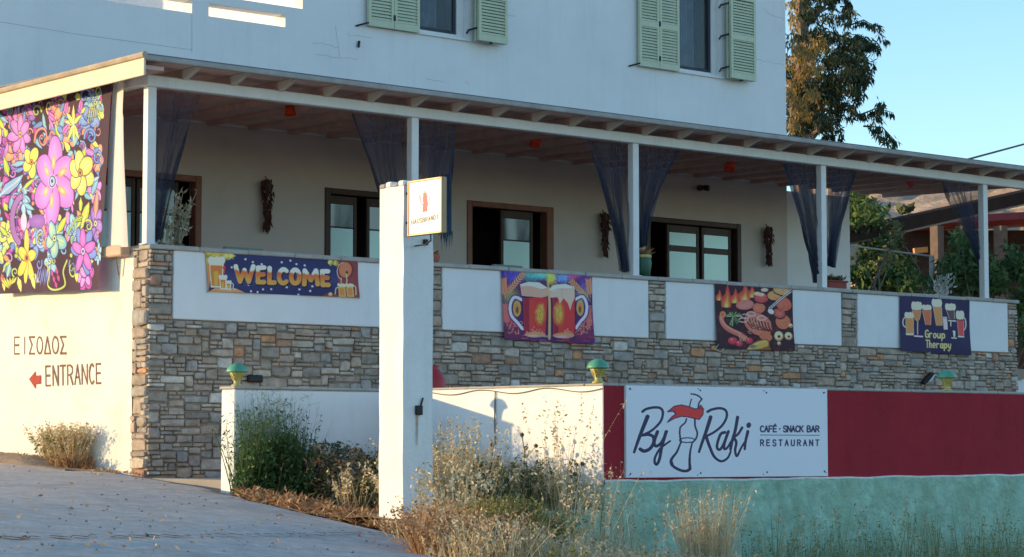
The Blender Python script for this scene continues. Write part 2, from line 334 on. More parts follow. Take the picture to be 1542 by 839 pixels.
# ------------------------------------------------------------------ drawing sheets for printed cloth and boards
class Sheet:
    """a numpy drawing in its own sheet coordinates (y down); quad = the sheet corners TL,TR,BR,BL of the print"""
    def __init__(s, w, h, bg, quad, illum, sx=1.0):
        quad = [(x * sx, y) for x, y in quad]; w = int(w * sx); s.sx = sx
        s.w, s.h = w, h; s.fade = .14 if illum is SHADE else .08; s.a = np.empty((h, w, 3)); s.a[:] = bg; s.il = illum
        q = np.array(quad, float); d = np.array([(0, 0), (1, 0), (1, 1), (0, 1)], float)   # unit square -> sheet
        A = []; B = []
        for (u, v), (x, y) in zip(d, q):
            A.append([u, v, 1, 0, 0, 0, -u * x, -v * x]); B.append(x); A.append([0, 0, 0, u, v, 1, -u * y, -v * y]); B.append(y)
        s.Hm = np.append(np.linalg.solve(np.array(A), np.array(B)), 1).reshape(3, 3)
    def _win(s, x0, y0, x1, y1):
        x0 = max(0, int(math.floor(x0))); y0 = max(0, int(math.floor(y0))); x1 = min(s.w, int(math.ceil(x1)) + 1); y1 = min(s.h, int(math.ceil(y1)) + 1)
        if x1 <= x0 or y1 <= y0: return None
        Y, X = np.mgrid[y0:y1, x0:x1]; return (slice(y0, y1), slice(x0, x1)), X + .5, Y + .5
    def put(s, sl, al, col):
        al = np.clip(al, 0, 1)[..., None]; s.a[sl] = s.a[sl] * (1 - al) + np.asarray(col, float) * al
    def poly(s, pts, col):
        p = np.array(pts, float) * np.array((s.sx, 1.0)); w = s._win(p[:, 0].min(), p[:, 1].min(), p[:, 0].max(), p[:, 1].max())
        if not w: return
        sl, X, Y = w; acc = np.zeros(X.shape)
        for dx, dy in ((-.25, -.25), (.25, -.25), (.25, .25), (-.25, .25)):
            ins = np.zeros(X.shape, bool); n = len(p)
            for i in range(n):
                (x1, y1), (x2, y2) = p[i], p[(i + 1) % n]
                if y1 == y2: continue
                c = ((y1 > Y + dy) != (y2 > Y + dy)) & (X + dx < (x2 - x1) * (Y + dy - y1) / (y2 - y1) + x1); ins ^= c
            acc += ins
        s.put(sl, acc / 4, col)
    def ell(s, cx, cy, rx, ry, rot=0, col=(0, 0, 0), col2=None, al=1.0, soft=0, iso=False):
        cx = cx * s.sx; rx = rx if iso else rx * s.sx
        r = max(rx, ry) + 2; w = s._win(cx - r, cy - r, cx + r, cy + r)
        if not w: return
        sl, X, Y = w; c, n = math.cos(rot), math.sin(rot); dx = X - cx; dy = Y - cy
        q = np.sqrt(((dx * c + dy * n) / rx) ** 2 + ((-dx * n + dy * c) / ry) ** 2)
        a = np.clip((1 - q) / soft, 0, 1) if soft else np.clip((1 - q) * min(rx, ry) + .5, 0, 1)
        k = np.asarray(col, float) if col2 is None else (np.asarray(col, float) * np.clip(q, 0, 1)[..., None] + np.asarray(col2, float) * (1 - np.clip(q, 0, 1))[..., None])
        a = (a * al)[..., None]; s.a[sl] = s.a[sl] * (1 - a) + k * a
    def smooth(s, pts, k=8):
        p = [np.array(q, float) for q in pts]
        if len(p) < 3: return p
        o = []; p = [2 * p[0] - p[1]] + p + [2 * p[-1] - p[-2]]
        for i in range(1, len(p) - 2):
            for j in range(k):
                t = j / k; o.append(.5 * (2 * p[i] + (p[i + 1] - p[i - 1]) * t + (2 * p[i - 1] - 5 * p[i] + 4 * p[i + 1] - p[i + 2]) * t * t + (3 * p[i] - p[i - 1] - 3 * p[i + 1] + p[i + 2]) * t ** 3))
        return o + [p[-2]]
    def stroke(s, pts, w, col, sm=True, w2=None, mask=None):
        pts = [(x * s.sx, y) for x, y in pts]; p = s.smooth(pts) if sm else [np.array(q, float) for q in pts]; n = len(p) - 1
        for i in range(n):
            wa = w if w2 is None else w + (w2 - w) * i / n; a, b = p[i], p[i + 1]; r = wa / 2 + 1
            win = s._win(min(a[0], b[0]) - r, min(a[1], b[1]) - r, max(a[0], b[0]) + r, max(a[1], b[1]) + r)
            if not win: continue
            sl, X, Y = win; d = b - a; L = max(d @ d, 1e-9); t = np.clip(((X - a[0]) * d[0] + (Y - a[1]) * d[1]) / L, 0, 1)
            al = np.clip(wa / 2 - np.hypot(X - a[0] - t * d[0], Y - a[1] - t * d[1]) + .5, 0, 1)
            if mask is not None: mask[sl] = np.maximum(mask[sl], al)
            else: s.put(sl, al, col)
    def text(s, t, x, y, cw, h, lw, col, gap=.25, slope=0, slant=0, mask=None):
        xs = x
        for ch in t:
            if ch != ' ':
                wf = 1.25 if ch in 'MW' else .25 if ch in 'I.•' else 1.0
                for st in GLYPH[ch]:
                    s.stroke([(x + (px * wf) * cw + slant * py * h, y - py * h + slope * (x + px * cw - xs)) for px, py in st], lw, col, sm=len(st) > 5, mask=mask)
                x += cw * (wf + gap)
            else: x += cw * (.5 + gap)
    def sample(s, U, V):
        H = s.Hm; d = H[2, 0] * U + H[2, 1] * V + 1; X = (H[0, 0] * U + H[0, 1] * V + H[0, 2]) / d; Y = (H[1, 0] * U + H[1, 1] * V + H[1, 2]) / d
        X = np.clip(X - .5, 0, s.w - 1.001); Y = np.clip(Y - .5, 0, s.h - 1.001); x = X.astype(int); y = Y.astype(int); fx = (X - x)[..., None]; fy = (Y - y)[..., None]; a = s.a
        c = a[y, x] * (1 - fx) * (1 - fy) + a[y, x + 1] * fx * (1 - fy) + a[y + 1, x] * (1 - fx) * fy + a[y + 1, x + 1] * fx * fy
        c = alb(c, s.il); g = c.mean(-1, keepdims=True); k = s.fade
        return c * (1 - k) + g * k
def arc(cx, cy, rx, ry, a0, a1, n=9):
    return [(cx + rx * math.cos(math.radians(a0 + (a1 - a0) * i / n)), cy + ry * math.sin(math.radians(a0 + (a1 - a0) * i / n))) for i in range(n + 1)]
GLYPH = {
 'A': [[(0, 0), (.5, 1), (1, 0)], [(.2, .36), (.8, .36)]],
 'B': [[(0, 0), (0, 1)], [(0, 1), (.55, 1), (.85, .9), (.88, .7), (.6, .54), (0, .53)], [(0, .53), (.65, .52), (.98, .38), (.98, .14), (.65, 0), (0, 0)]],
 'C': [arc(.55, .5, .52, .5, 50, 310)], 'D': [[(0, 0), (0, 1)], [(0, 1), (.5, 1), (.9, .8), (1, .5), (.9, .2), (.5, 0), (0, 0)]],
 'E': [[(.9, 1), (0, 1), (0, 0), (.9, 0)], [(0, .52), (.8, .52)]], 'F': [[(.9, 1), (0, 1), (0, 0)], [(0, .52), (.8, .52)]],
 'H': [[(0, 0), (0, 1)], [(1, 0), (1, 1)], [(0, .5), (1, .5)]], 'I': [[(.5, 0), (.5, 1)]],
 'K': [[(0, 0), (0, 1)], [(.95, 1), (.05, .45)], [(.3, .6), (1, 0)]], 'L': [[(0, 1), (0, 0), (.9, 0)]],
 'M': [[(0, 0), (.08, 1), (.5, .3), (.92, 1), (1, 0)]], 'N': [[(0, 0), (0, 1), (1, 0), (1, 1)]],
 'O': [arc(.5, .5, .5, .5, 90, 450, 14)], 'R': [[(0, 0), (0, 1)], [(0, 1), (.55, 1), (.92, .88), (.92, .62), (.55, .5), (0, .5)], [(.5, .5), (1, 0)]],
 'S': [[(.95, .85), (.7, 1), (.3, 1), (.05, .8), (.15, .6), (.8, .42), (.98, .22), (.75, 0), (.3, 0), (.02, .16)]],
 'T': [[(0, 1), (1, 1)], [(.5, 1), (.5, 0)]], 'U': [[(0, 1), (0, .3), (.15, .06), (.5, 0), (.85, .06), (1, .3), (1, 1)]],
 'W': [[(0, 1), (.25, 0), (.5, .75), (.75, 0), (1, 1)]], 'Σ': [[(.95, 1), (0, 1), (.5, .52), (0, 0), (.95, 0)]],
 'Δ': [[(0, 0), (.5, 1), (1, 0), (0, 0)]], '•': [[(.5, .5), (.55, .5)]],
 'É': [[(.9, 1), (0, 1), (0, 0), (.9, 0)], [(0, .52), (.8, .52)], [(.35, 1.15), (.65, 1.32)]],
 'G': [arc(.5, .5, .48, .5, 45, 300) + [(.95, .1), (.95, .45), (.55, .45)]],
 'r': [[(.1, 0), (.1, .6)], [(.1, .4), (.4, .6), (.75, .58)]], 'o': [arc(.45, .3, .38, .3, 90, 450, 10)],
 'u': [[(.05, .6), (.05, .2), (.3, 0), (.6, .05), (.8, .3)], [(.8, .6), (.82, 0)]],
 'p': [[(.1, .6), (.05, -.35)], arc(.45, .3, .36, .3, 180, -180, 10)],
 'h': [[(.1, 1), (.1, 0)], [(.1, .4), (.4, .6), (.7, .5), (.75, 0)]],
 'e': [[(.1, .3), (.8, .34), (.7, .58), (.3, .6), (.05, .3), (.25, .02), (.8, .08)]],
 'a': [arc(.4, .3, .34, .3, 0, 360, 10), [(.78, .6), (.8, 0)]],
 'y': [[(.05, .6), (.1, .2), (.4, .05), (.75, .2)], [(.85, .6), (.7, -.1), (.35, -.38), (.05, -.3)]],
}
def printed(name, sh, P, nu, nv, mat, parent=None, smooth=True, back=None):
    """grid mesh; P(U,V)->xyz arrays; colour per vertex from the drawing"""
    U, V = np.meshgrid(np.linspace(0, 1, nu), np.linspace(0, 1, nv)); co = np.stack(P(U, V), -1).reshape(-1, 3)
    if parent: co = co - np.array(WL[parent.name])
    i = np.arange((nu - 1) * (nv - 1)); a = (i // (nu - 1)) * nu + i % (nu - 1)
    F = np.stack([a, a + nu, a + nu + 1, a + 1], 1)
    me = bpy.data.meshes.new(name); me.vertices.add(len(co)); me.vertices.foreach_set('co', co.ravel())
    me.loops.add(F.size); me.loops.foreach_set('vertex_index', F.ravel()); me.polygons.add(len(F))
    me.polygons.foreach_set('loop_start', np.arange(len(F)) * 4); me.polygons.foreach_set('loop_total', np.full(len(F), 4))
    me.update(calc_edges=True); me.polygons.foreach_set('use_smooth', [smooth] * len(F))
    at = me.color_attributes.new('print', 'FLOAT_COLOR', 'POINT'); c = np.ones((len(co), 4)); c[:, :3] = sh.sample(U, V).reshape(-1, 3)
    at.data.foreach_set('color', c.ravel()); me.materials.append(mat)
    o = bpy.data.objects.new(name, me); COL.objects.link(o)
    if parent: o.parent = parent
    WL[o.name] = (0, 0, 0); return o

# -- the flowered hanging: sheet coordinates 536 x 839
def art_flowers():
    s = Sheet(540, 839, (78, 46, 52), [(-4, 139.6), (402, 40), (366, 782), (-4, 800)], LIT, 1.9); K = 1 / 1.9
    NV = (48, 42, 92)
    def petal(cx, cy, L, w, a, c, c2, o=NV):
        x = cx + math.cos(a) * L / 2 * K; y = cy + math.sin(a) * L / 2
        s.ell(x, y, L / 2 + 3, w / 2 + 3, a, o, iso=True); s.ell(x, y, L / 2, w / 2, a, c, c2, iso=True)
        s.ell(x + math.cos(a) * L * .12 * K, y + math.sin(a) * L * .12 - w * .12, L * .2, w * .10, a, tuple(min(255, k + 28) for k in c2), al=.6, soft=.8, iso=True)
        s.stroke([(cx + math.cos(a) * L * .2 * K, cy + math.sin(a) * L * .2), (cx + math.cos(a) * L * .7 * K, cy + math.sin(a) * L * .7)], 1.6, tuple(k * .8 for k in c))
    def flower(cx, cy, r, n, c, c2, cen, rot=0, wf=.62, dots=None):
        for i in range(n): petal(cx, cy, r, r * wf, rot + i * 2 * math.pi / n, c, c2)
        s.ell(cx, cy, r * .19, r * .19, 0, NV, iso=True); s.ell(cx, cy, r * .155, r * .155, 0, cen, iso=True); s.ell(cx, cy, r * .07, r * .07, 0, (60, 50, 80), iso=True)
    def swirl(x, y, r, c, d=1, w=6, a0=0, turns=1.4):
        pts = [(x + math.cos(a0 + d * t) * r * (1 - t / (turns * 7.6)) * K, y + math.sin(a0 + d * t) * r * (1 - t / (turns * 7.6))) for t in np.linspace(0, turns * 6.28, 16)]
        s.stroke(pts, w + 4, NV); s.stroke(pts, w + 1, c, w2=w * .5); s.stroke(pts[:9], w * .35, tuple(min(255, k + 40) for k in c))
    def lf(x0, y0, x1, y1, w, c, c2=None):
        dx, dy = (x1 - x0) / K, y1 - y0; L = max(math.hypot(dx, dy), 1); nx, ny = -dy / L * K, dx / L
        mk = lambda k: [(x0, y0), (x0 + (x1 - x0) * .3 + nx * w * k, y0 + (y1 - y0) * .3 + ny * w * k), (x0 + (x1 - x0) * .65 + nx * w * .8 * k, y0 + (y1 - y0) * .65 + ny * w * .8 * k), (x1, y1), (x0 + (x1 - x0) * .65 - nx * w * .8 * k, y0 + (y1 - y0) * .65 - ny * w * .8 * k), (x0 + (x1 - x0) * .3 - nx * w * k, y0 + (y1 - y0) * .3 - ny * w * k)]
        s.poly(mk(1.3), NV); s.poly(mk(1), c); s.stroke([(x0, y0), (x0 + (x1 - x0) * .8, y0 + (y1 - y0) * .8)], w * .35, c2 or tuple(min(255, k * 1.25) for k in c), w2=1)
    YE, YG, PK, PU, BL, TE, OR, MG = (236, 222, 70), (190, 200, 60), (222, 122, 178), (150, 96, 160), (112, 140, 176), (132, 178, 176), (236, 142, 84), (198, 60, 132)
    r = random.Random(3)
    for i in range(62):
        x = r.uniform(-5, 362); y = 170 - x * .26 + r.uniform(.02, .98) * (590 + x * .24); c, c2 = r.choice(((PK, (240, 170, 208)), (YE, (250, 240, 140)), (TE, (200, 224, 210)), (BL, (170, 190, 214)), (OR, (248, 190, 130)), (MG, (230, 120, 180)), (PU, (190, 140, 200))))
        flower(x, y, r.uniform(38, 66), r.choice((5, 6)), c, c2, (240, 220, 120), r.uniform(0, 2), r.uniform(.5, .75))
    for i in range(250):                      # small filling leaves, buds and scrolls under the big blooms
        x = r.uniform(-5, 355); y = 170 - x * .26 + r.uniform(0, 1) * (570 + x * .24); c = r.choice((YE, YG, PK, BL, TE, OR, MG, BL, TE))
        k = r.random()
        if k < .5: a = r.uniform(0, 6.28); L = r.uniform(30, 66); lf(x, y, x + math.cos(a) * L * K, y + math.sin(a) * L, r.uniform(8, 15), c)
        elif k < .8: swirl(x, y, r.uniform(14, 26), c, r.choice((-1, 1)), 4.5, r.uniform(0, 6), 1.1)
        else: s.ell(x, y, 6, 9, 0, NV); s.ell(x, y, 4.5, 7, 0, c)
    # upper right: fern, scrolls, yellow lily, pink buds
    for i in range(9): lf(318 + i * 6, 205 - i * 3, 326 + i * 5.6, 128 + i * 3 + (i % 2) * 4, 2.4, (200, 210, 50))
    swirl(350, 92, 22, YG, 1, 7, 2, 1.1); swirl(308, 112, 34, (120, 160, 186), -1, 9, 0, 1.0); swirl(325, 262, 34, BL, 1, 9, 3, 1.2); swirl(345, 340, 34, BL, -1, 9, 1, 1.3)
    for a, c in ((-1.6, YE), (-.5, YG), (.9, YE), (2.2, YE), (3.3, YG), (-2.5, YE), (1.5, (214, 222, 70))): lf(268, 215, 268 + math.cos(a) * 50 * .75, 215 + math.sin(a) * 74, 11, c, (250, 245, 170))
    for (a, b) in (((292, 170), (300, 118)), ((236, 180), (240, 122)), ((186, 206), (196, 150)), ((205, 200), (168, 168)), ((228, 250), (250, 214))): lf(*a, *b, 13, PK, MG)
    lf(220, 170, 232, 128, 10, BL); lf(158, 230, 150, 168, 11, TE); swirl(176, 150, 26, (230, 190, 90), 1, 7, 2, 1.1); swirl(132, 165, 26, YG, -1, 7, 0, 1.1)
    # left column
    flower(78, 250, 74, 7, (222, 112, 176), (240, 160, 200), (240, 190, 70), .3, .52)
    swirl(150, 265, 44, (226, 120, 90), 1, 10, 3, 1.4); swirl(190, 262, 24, (232, 120, 80), -1, 8, 0, 1.2); lf(40, 205, 0, 165, 10, TE); lf(60, 200, 62, 145, 14, PK); lf(30, 230, 0, 180, 12, YG); lf(92, 205, 98, 152, 9, BL)
    swirl(18, 320, 34, MG, 1, 9, 1, 1.3); lf(45, 400, 30, 330, 14, YG); lf(20, 470, 90, 395, 19, (150, 176, 186), (210, 220, 220)); lf(52, 362, 100, 350, 10, TE); lf(60, 385, 95, 372, 8, BL)
    flower(118, 352, 58, 5, YE, (250, 240, 110), (240, 140, 60), .2, .72); lf(88, 448, 130, 410, 8, YG)
    for y in (395, 430, 470, 520, 560): lf(-4, y, 24, y - 26, 9, r.choice((MG, PK, YG)))
    # big pink bloom
    for a, L, w in ((-1.52, 164, 104), (-.50, 142, 104), (.50, 146, 104), (1.62, 160, 104), (2.62, 150, 102), (-2.56, 144, 102)): petal(200, 422, L, w, a, (222, 112, 180), (242, 168, 214))
    for a in (-1.52, -.50, .50, 1.62, 2.62, -2.56):
        c, n = math.cos(a), math.sin(a); s.ell(200 + c * 68 * K, 422 + n * 68, 27, 13, a, (236, 150, 90), (252, 240, 150), iso=True)
    s.ell(198, 422, 17, 24, 0, (230, 200, 210)); s.ell(198, 422, 14, 21, 0, (60, 60, 90)); s.ell(198, 422, 11, 17, 0, (176, 190, 200)); s.ell(198, 421, 4, 7, 0, (50, 45, 70))
    # right side
    flower(294, 392, 80, 6, (238, 214, 70), (252, 242, 150), (220, 140, 60), .4, .74); lf(330, 320, 352, 300, 9, BL); lf(326, 470, 350, 395, 12, TE); lf(330, 420, 352, 405, 7, (180, 190, 200))
    for a in (2.4, 2.9, 1.9): lf(306, 545, 306 + math.cos(a) * 40, 545 + math.sin(a) * 60, 9, YG)
    lf(300, 570, 320, 492, 18, (214, 206, 50), (250, 240, 120)); swirl(318, 575, 22, YG, 1, 7, 4, 1.1); s.stroke([(240, 640), (250, 600), (275, 560), (300, 545)], 9, NV); s.stroke([(240, 640), (250, 600), (275, 560), (300, 545)], 6, YG)
    lf(338, 545, 345, 450, 16, (232, 134, 96), (246, 176, 120)); lf(266, 530, 262, 498, 7, PK)
    # lower row
    s.stroke(arc(85, 555, 30, 82, 115, 262, 10), 26, NV); s.stroke(arc(85, 555, 30, 82, 115, 262, 10), 21, (176, 110, 160)); s.stroke(arc(90, 560, 24, 62, 120, 255, 10), 6, (120, 76, 140)); s.ell(90, 560, 12, 30, 0, (210, 190, 190)); s.ell(140, 560, 30, 24, 0, (140, 88, 150), (176, 110, 170))
    lf(120, 545, 92, 470, 16, (150, 186, 192), (200, 220, 220)); lf(92, 500, 130, 520, 10, TE); swirl(152, 612, 36, (160, 176, 196), 1, 9, 1, 1.3)
    flower(212, 618, 66, 5, (128, 178, 178), (214, 226, 130), (240, 220, 90), -.9, .70); lf(220, 600, 246, 540, 13, (206, 210, 60))
    flower(302, 660, 84, 6, (124, 128, 184), (150, 160, 200), (220, 190, 210), .1, .46); flower(302, 660, 76, 5, (222, 92, 166), (240, 130, 190), (230, 200, 220), -1.6, .44)
    for a, L in ((-1.6, 98), (-.2, 70), (.9, 98), (1.7, 84), (2.4, 82), (3.6, 66)): petal(102, 682, L, 38, a, (232, 196, 50), (250, 214, 80))
    s.ell(102, 682, 12, 15, 0, (222, 130, 50)); s.ell(102, 682, 6, 8, 0, (90, 60, 60))
    for i in range(8): lf(150 + i * 7, 712 + (i % 3) * 4, 140 + i * 8, 776 - (i % 2) * 8, 4, (112, 130, 168) if i % 3 else (150, 110, 170))
    s.stroke([(180, 700), (196, 730), (190, 770), (214, 786), (240, 770), (236, 726), (246, 690)], 10, NV); s.stroke([(180, 700), (196, 730), (190, 770), (214, 786), (240, 770), (236, 726), (246, 690)], 6.5, (214, 206, 70))
    for x, y in ((204, 722), (218, 716), (210, 742), (222, 738), (216, 760)): lf(x, y, x + 4, y + 22, 7, (206, 58, 120))
    for x, y, a in ((50, 700, 1.9), (40, 640, 2.2), (30, 740, 1.4), (16, 660, .9), (70, 745, 1.2), (126, 740, 1.0)): lf(x, y, x + math.cos(a) * 26, y + math.sin(a) * 52, 12, r.choice((TE, YG, YE)), (236, 236, 150))
    for x in (2, 14, 26): lf(x, 735, x + 3, 768, 9, (230, 84, 74))
    for i in range(6): lf(46 + i * 2, 780 - i * 3, 22 + i * 9, 748 - i, 5, (214, 200, 60))
    return s
def art_welcome():
    s = Sheet(1542, 555, (26, 34, 76), [(62, 62), (1468, 148), (1478, 482), (85, 428)], SHADE)
    for x in range(200, 1400, 60): s.ell(x, 270 + (x % 7) * 12, 110, 80, 0, (36, 46, 98), al=.5, soft=.9)
    # corner panels of leaves and wood
    s.poly([(60, 60), (330, 78), (240, 150), (230, 230), (100, 330), (80, 430), (60, 430)], (190, 120, 50)); s.poly([(60, 60), (330, 78), (300, 110), (200, 120), (100, 110), (70, 200)], (120, 120, 48))
    s.poly([(85, 430), (430, 440), (350, 400), (150, 395)], (160, 120, 80)); s.poly([(1290, 140), (1480, 150), (1480, 485), (1120, 478), (1200, 440), (1290, 460)], (86, 42, 52))
    rr = random.Random(5)
    for i in range(34): x = rr.uniform(70, 330); s.ell(x, 70 + (x - 70) * .08 + rr.uniform(0, 42), 16, 9, rr.uniform(0, 3), rr.choice(((120, 130, 50), (170, 160, 60), (80, 96, 44), (190, 170, 80))))
    for x, y in ((258, 100), (304, 98), (1222, 156), (1264, 160)): s.ell(x, y, 22, 24, 0, (170, 176, 90)); s.ell(x, y - 4, 13, 14, 0, (204, 204, 130))
    for i in range(12): s.ell(rr.uniform(1205, 1300), rr.uniform(146, 185), 13, 7, rr.uniform(0, 3), (110, 110, 56))
    def glass(x, y, w, h, foam, lean=0):
        s.poly([(x, y), (x + w, y + 6), (x + w - lean, y + h), (x + lean, y + h - 4)], (200, 196, 190)); s.poly([(x + 8, y + 6), (x + w - 10, y + 10), (x + w - 14 - lean, y + h - 16), (x + 10 + lean, y + h - 20)], (214, 118, 34))
        s.poly([(x + w * .3, y + h * .35), (x + w * .62, y + h * .35), (x + w * .58, y + h - 24), (x + w * .32, y + h - 24)], (220, 170, 40))
        for k in range(5): s.ell(x + w * (.1 + k * .2), y - foam * .3 + (k % 2) * 6, w * .2, foam * .62, 0, (216, 214, 214))
        s.poly([(x - 2, y - foam * .2), (x + w + 2, y - foam * .1), (x + w, y + foam * .5), (x, y + foam * .4)], (210, 208, 208))
    glass(98, 160, 136, 236, 62, 6); s.stroke([(228, 210), (246, 200), (240, 260)], 12, (180, 40, 50)); glass(192, 305, 72, 108, 34, 5); glass(254, 345, 52, 72, 22, 4)
    s.stroke([(300, 350), (326, 360), (322, 400), (345, 410)], 8, (200, 198, 180))
    for x, y in ((440, 130), (508, 156), (590, 176), (776, 158), (858, 142), (914, 174), (990, 186), (312, 205), (470, 366), (488, 426), (682, 406), (712, 366), (826, 388), (938, 408), (1034, 422), (930, 456), (1052, 380), (550, 434), (604, 408)): s.ell(x, y, 10, 10, 0, (170, 176, 196), al=.8)
    for dx, dy, lw, what in ((7, 9, 50, 'sh'), (0, 0, 42, 'let')):
        m = np.zeros((s.h, s.w))
        for ch, x0, x1, yt, yb in (('W', 350, 512, 196, 336), ('E', 556, 618, 208, 342), ('L', 662, 716, 212, 346), ('C', 748, 828, 224, 350), ('O', 864, 938, 226, 352), ('M', 980, 1100, 234, 360), ('E', 1146, 1206, 240, 366)):
            for st in GLYPH[ch]: s.stroke([(x0 + px * (x1 - x0) + dx, yb - py * (yb - yt) + dy) for px, py in st], lw, None, sm=ch in 'CO', mask=m)
        if what == 'sh': a = m[..., None]; s.a = s.a * (1 - a) + np.array((26, 18, 40)) * a
        else:
            Y, X = np.mgrid[0:s.h, 0:s.w]; t = (Y - (172 + (X - 340) * .052)) / 190.0 + .03 * np.sin(X / 9.0)
            st = [(0, (206, 210, 222)), (.26, (214, 216, 222)), (.36, (178, 84, 24)), (.50, (206, 116, 30)), (.72, (228, 164, 62)), (.93, (214, 158, 70)), (1.05, (120, 66, 30))]
            c = np.stack([np.interp(t, [k[0] for k in st], [k[1][i] for k in st]) for i in range(3)], -1); a = m[..., None]; s.a = s.a * (1 - a) + c * a
    # barrel and two mugs on the right
    s.ell(1362, 228, 70, 84, 0, (70, 34, 34)); s.ell(1358, 226, 58, 72, 0, (150, 88, 62)); s.ell(1358, 222, 44, 56, 0, (168, 104, 74)); s.ell(1372, 250, 10, 16, 0, (50, 28, 30))
    s.stroke(arc(1350, 240, 66, 84, 120, 260, 8), 6, (190, 180, 170)); s.stroke([(1370, 262), (1372, 330), (1366, 350)], 8, (214, 200, 160)); s.stroke([(1322, 300), (1318, 350)], 6, (200, 196, 190))
    for x in (1290, 1362):
        s.poly([(x, 372), (x + 62, 376), (x + 66, 476), (x + 4, 474)], (206, 170, 110)); s.poly([(x + 10, 392), (x + 54, 394), (x + 56, 464), (x + 12, 462)], (206, 132, 40))
        for k in range(4): s.ell(x + 6 + k * 17, 364 + (k % 2) * 6, 15, 14, 0, (220, 212, 186))
    s.stroke([(1288, 388), (1268, 400), (1262, 450)], 9, (206, 190, 140)); s.stroke([(1430, 370), (1448, 390), (1444, 456)], 9, (206, 190, 140)); s.ell(1218, 450, 18, 16, 0, (160, 160, 90))
    return s
def art_mugs():
    s = Sheet(1033, 839, (46, 22, 74), [(62, 55), (942, 115), (958, 795), (82, 745)], SHADE); r = random.Random(9)
    for x, y, rx, ry, c in ((160, 130, 130, 100, (44, 46, 150)), (350, 120, 150, 90, (40, 140, 140)), (470, 110, 110, 80, (60, 160, 160)), (545, 150, 70, 100, (150, 170, 40)), (660, 140, 110, 90, (60, 120, 190)), (760, 130, 80, 60, (150, 40, 120)), (880, 200, 120, 130, (60, 40, 130)),
                            (150, 330, 120, 130, (90, 110, 70)), (850, 330, 100, 120, (60, 130, 130)), (130, 520, 110, 120, (120, 50, 60)), (900, 520, 100, 120, (90, 40, 80)), (160, 690, 200, 90, (70, 24, 60)), (860, 700, 200, 100, (80, 26, 66))): s.ell(x, y, rx, ry, 0, c, al=.85, soft=.7)
    for i in range(260):
        x, y = r.uniform(80, 940), r.uniform(70, 330); b = s.a[int(min(y, 838)), int(min(x, 1032))]; a = r.uniform(0, 3); s.stroke([(x, y), (x + 26 * math.cos(a), y + 26 * math.sin(a))], 5, np.clip(b * r.uniform(.7, 1.5) + 8, 0, 255), sm=False)
    def wheat(x0, y0, x1, y1, c=(206, 160, 110)):
        s.stroke([(x0, y0), (x1, y1)], 6, (170, 120, 70), sm=False); a = math.atan2(y1 - y0, x1 - x0); n = 9
        for i in range(n):
            t = .15 + .8 * i / n; px, py = x0 + (x1 - x0) * t, y0 + (y1 - y0) * t
            for d in (-.75, .75): s.ell(px + 22 * math.cos(a + d), py + 22 * math.sin(a + d), 24, 8, a + d, (120, 40, 50)); s.ell(px + 22 * math.cos(a + d), py + 22 * math.sin(a + d), 21, 6, a + d, c)
    wheat(90, 330, 285, 95); wheat(100, 350, 80, 150, (190, 130, 100)); wheat(930, 380, 720, 165); wheat(930, 340, 905, 160, (196, 140, 110)); wheat(250, 660, 90, 420, (180, 100, 90)); wheat(110, 620, 100, 400, (170, 90, 90)); wheat(770, 690, 940, 430, (180, 100, 100)); wheat(920, 660, 900, 420, (170, 90, 90))
    for i in range(50): x = r.choice((r.uniform(90, 250), r.uniform(790, 940))); s.stroke([(x, r.uniform(540, 700)), (x + r.uniform(-40, 40), r.uniform(540, 700))], 6, r.choice(((200, 120, 100), (150, 60, 70), (220, 160, 130), (110, 30, 60))), sm=False)
    for i in range(40): y = r.uniform(700, 780); x = r.uniform(90, 950); s.stroke([(x, y), (x + 60, y + 5)], 6, r.choice(((120, 30, 60), (70, 20, 66), (50, 30, 90), (150, 60, 80))), sm=False)
    def mug(x0, x1, yt, yb, hs):
        hx = x0 if hs < 0 else x1; pts = [(hx + hs * 5, yt + 20), (hx + hs * 80, yt - 5), (hx + hs * 120, yt + 70), (hx + hs * 110, yt + 170), (hx + hs * 50, yt + 240), (hx + hs * 5, yt + 300)]
        s.stroke(pts, 50, (28, 26, 84)); s.stroke(pts, 30, (150, 150, 186)); s.stroke(pts, 10, (206, 206, 220))
        s.ell(hx + hs * 52, yt + 105, 38, 76, 0, (196, 156, 60), (220, 110, 60)); s.ell(hx + hs * 50, yt + 120, 14, 34, 0, (60, 60, 40))
        s.poly([(x0 - 6, yt - 10), (x1 + 6, yt - 10), (x1 - 4, yb + 40), (x0 + 10, yb + 40)], (40, 16, 56)); s.poly([(x0 + 4, yt), (x1 - 4, yt), (x1 - 12, yb), (x0 + 14, yb)], (168, 26, 34))
        s.poly([(x0 + 10, yt), (x0 + 60, yt), (x0 + 60, yb), (x0 + 18, yb)], (96, 14, 44)); s.poly([(x0 + 60, yt + 30), (x0 + 110, yt + 30), (x0 + 106, yb - 20), (x0 + 66, yb - 20)], (196, 50, 30))
        cx = x0 + (x1 - x0) * (.70 if hs < 0 else .28)
        s.ell(cx, yt + 160, 62, 130, 0, (216, 120, 30), al=.9, soft=.35); s.ell(cx, yt + 160, 40, 104, 0, (226, 180, 50), al=.95, soft=.4)
        for i in range(26): a = r.uniform(0, 6.3); q = r.uniform(.4, 1); s.stroke([(cx + 55 * q * math.cos(a), yt + 160 + 120 * q * math.sin(a)), (cx + 45 * q * math.cos(a + .3), yt + 160 + 100 * q * math.sin(a + .3))], 5, r.choice(((230, 90, 30), (250, 220, 110), (150, 90, 30))), sm=False)
        s.stroke([(cx - 22, yt + 90), (cx + 8, yt + 120), (cx - 10, yt + 170), (cx + 14, yt + 230)], 7, (110, 90, 40))
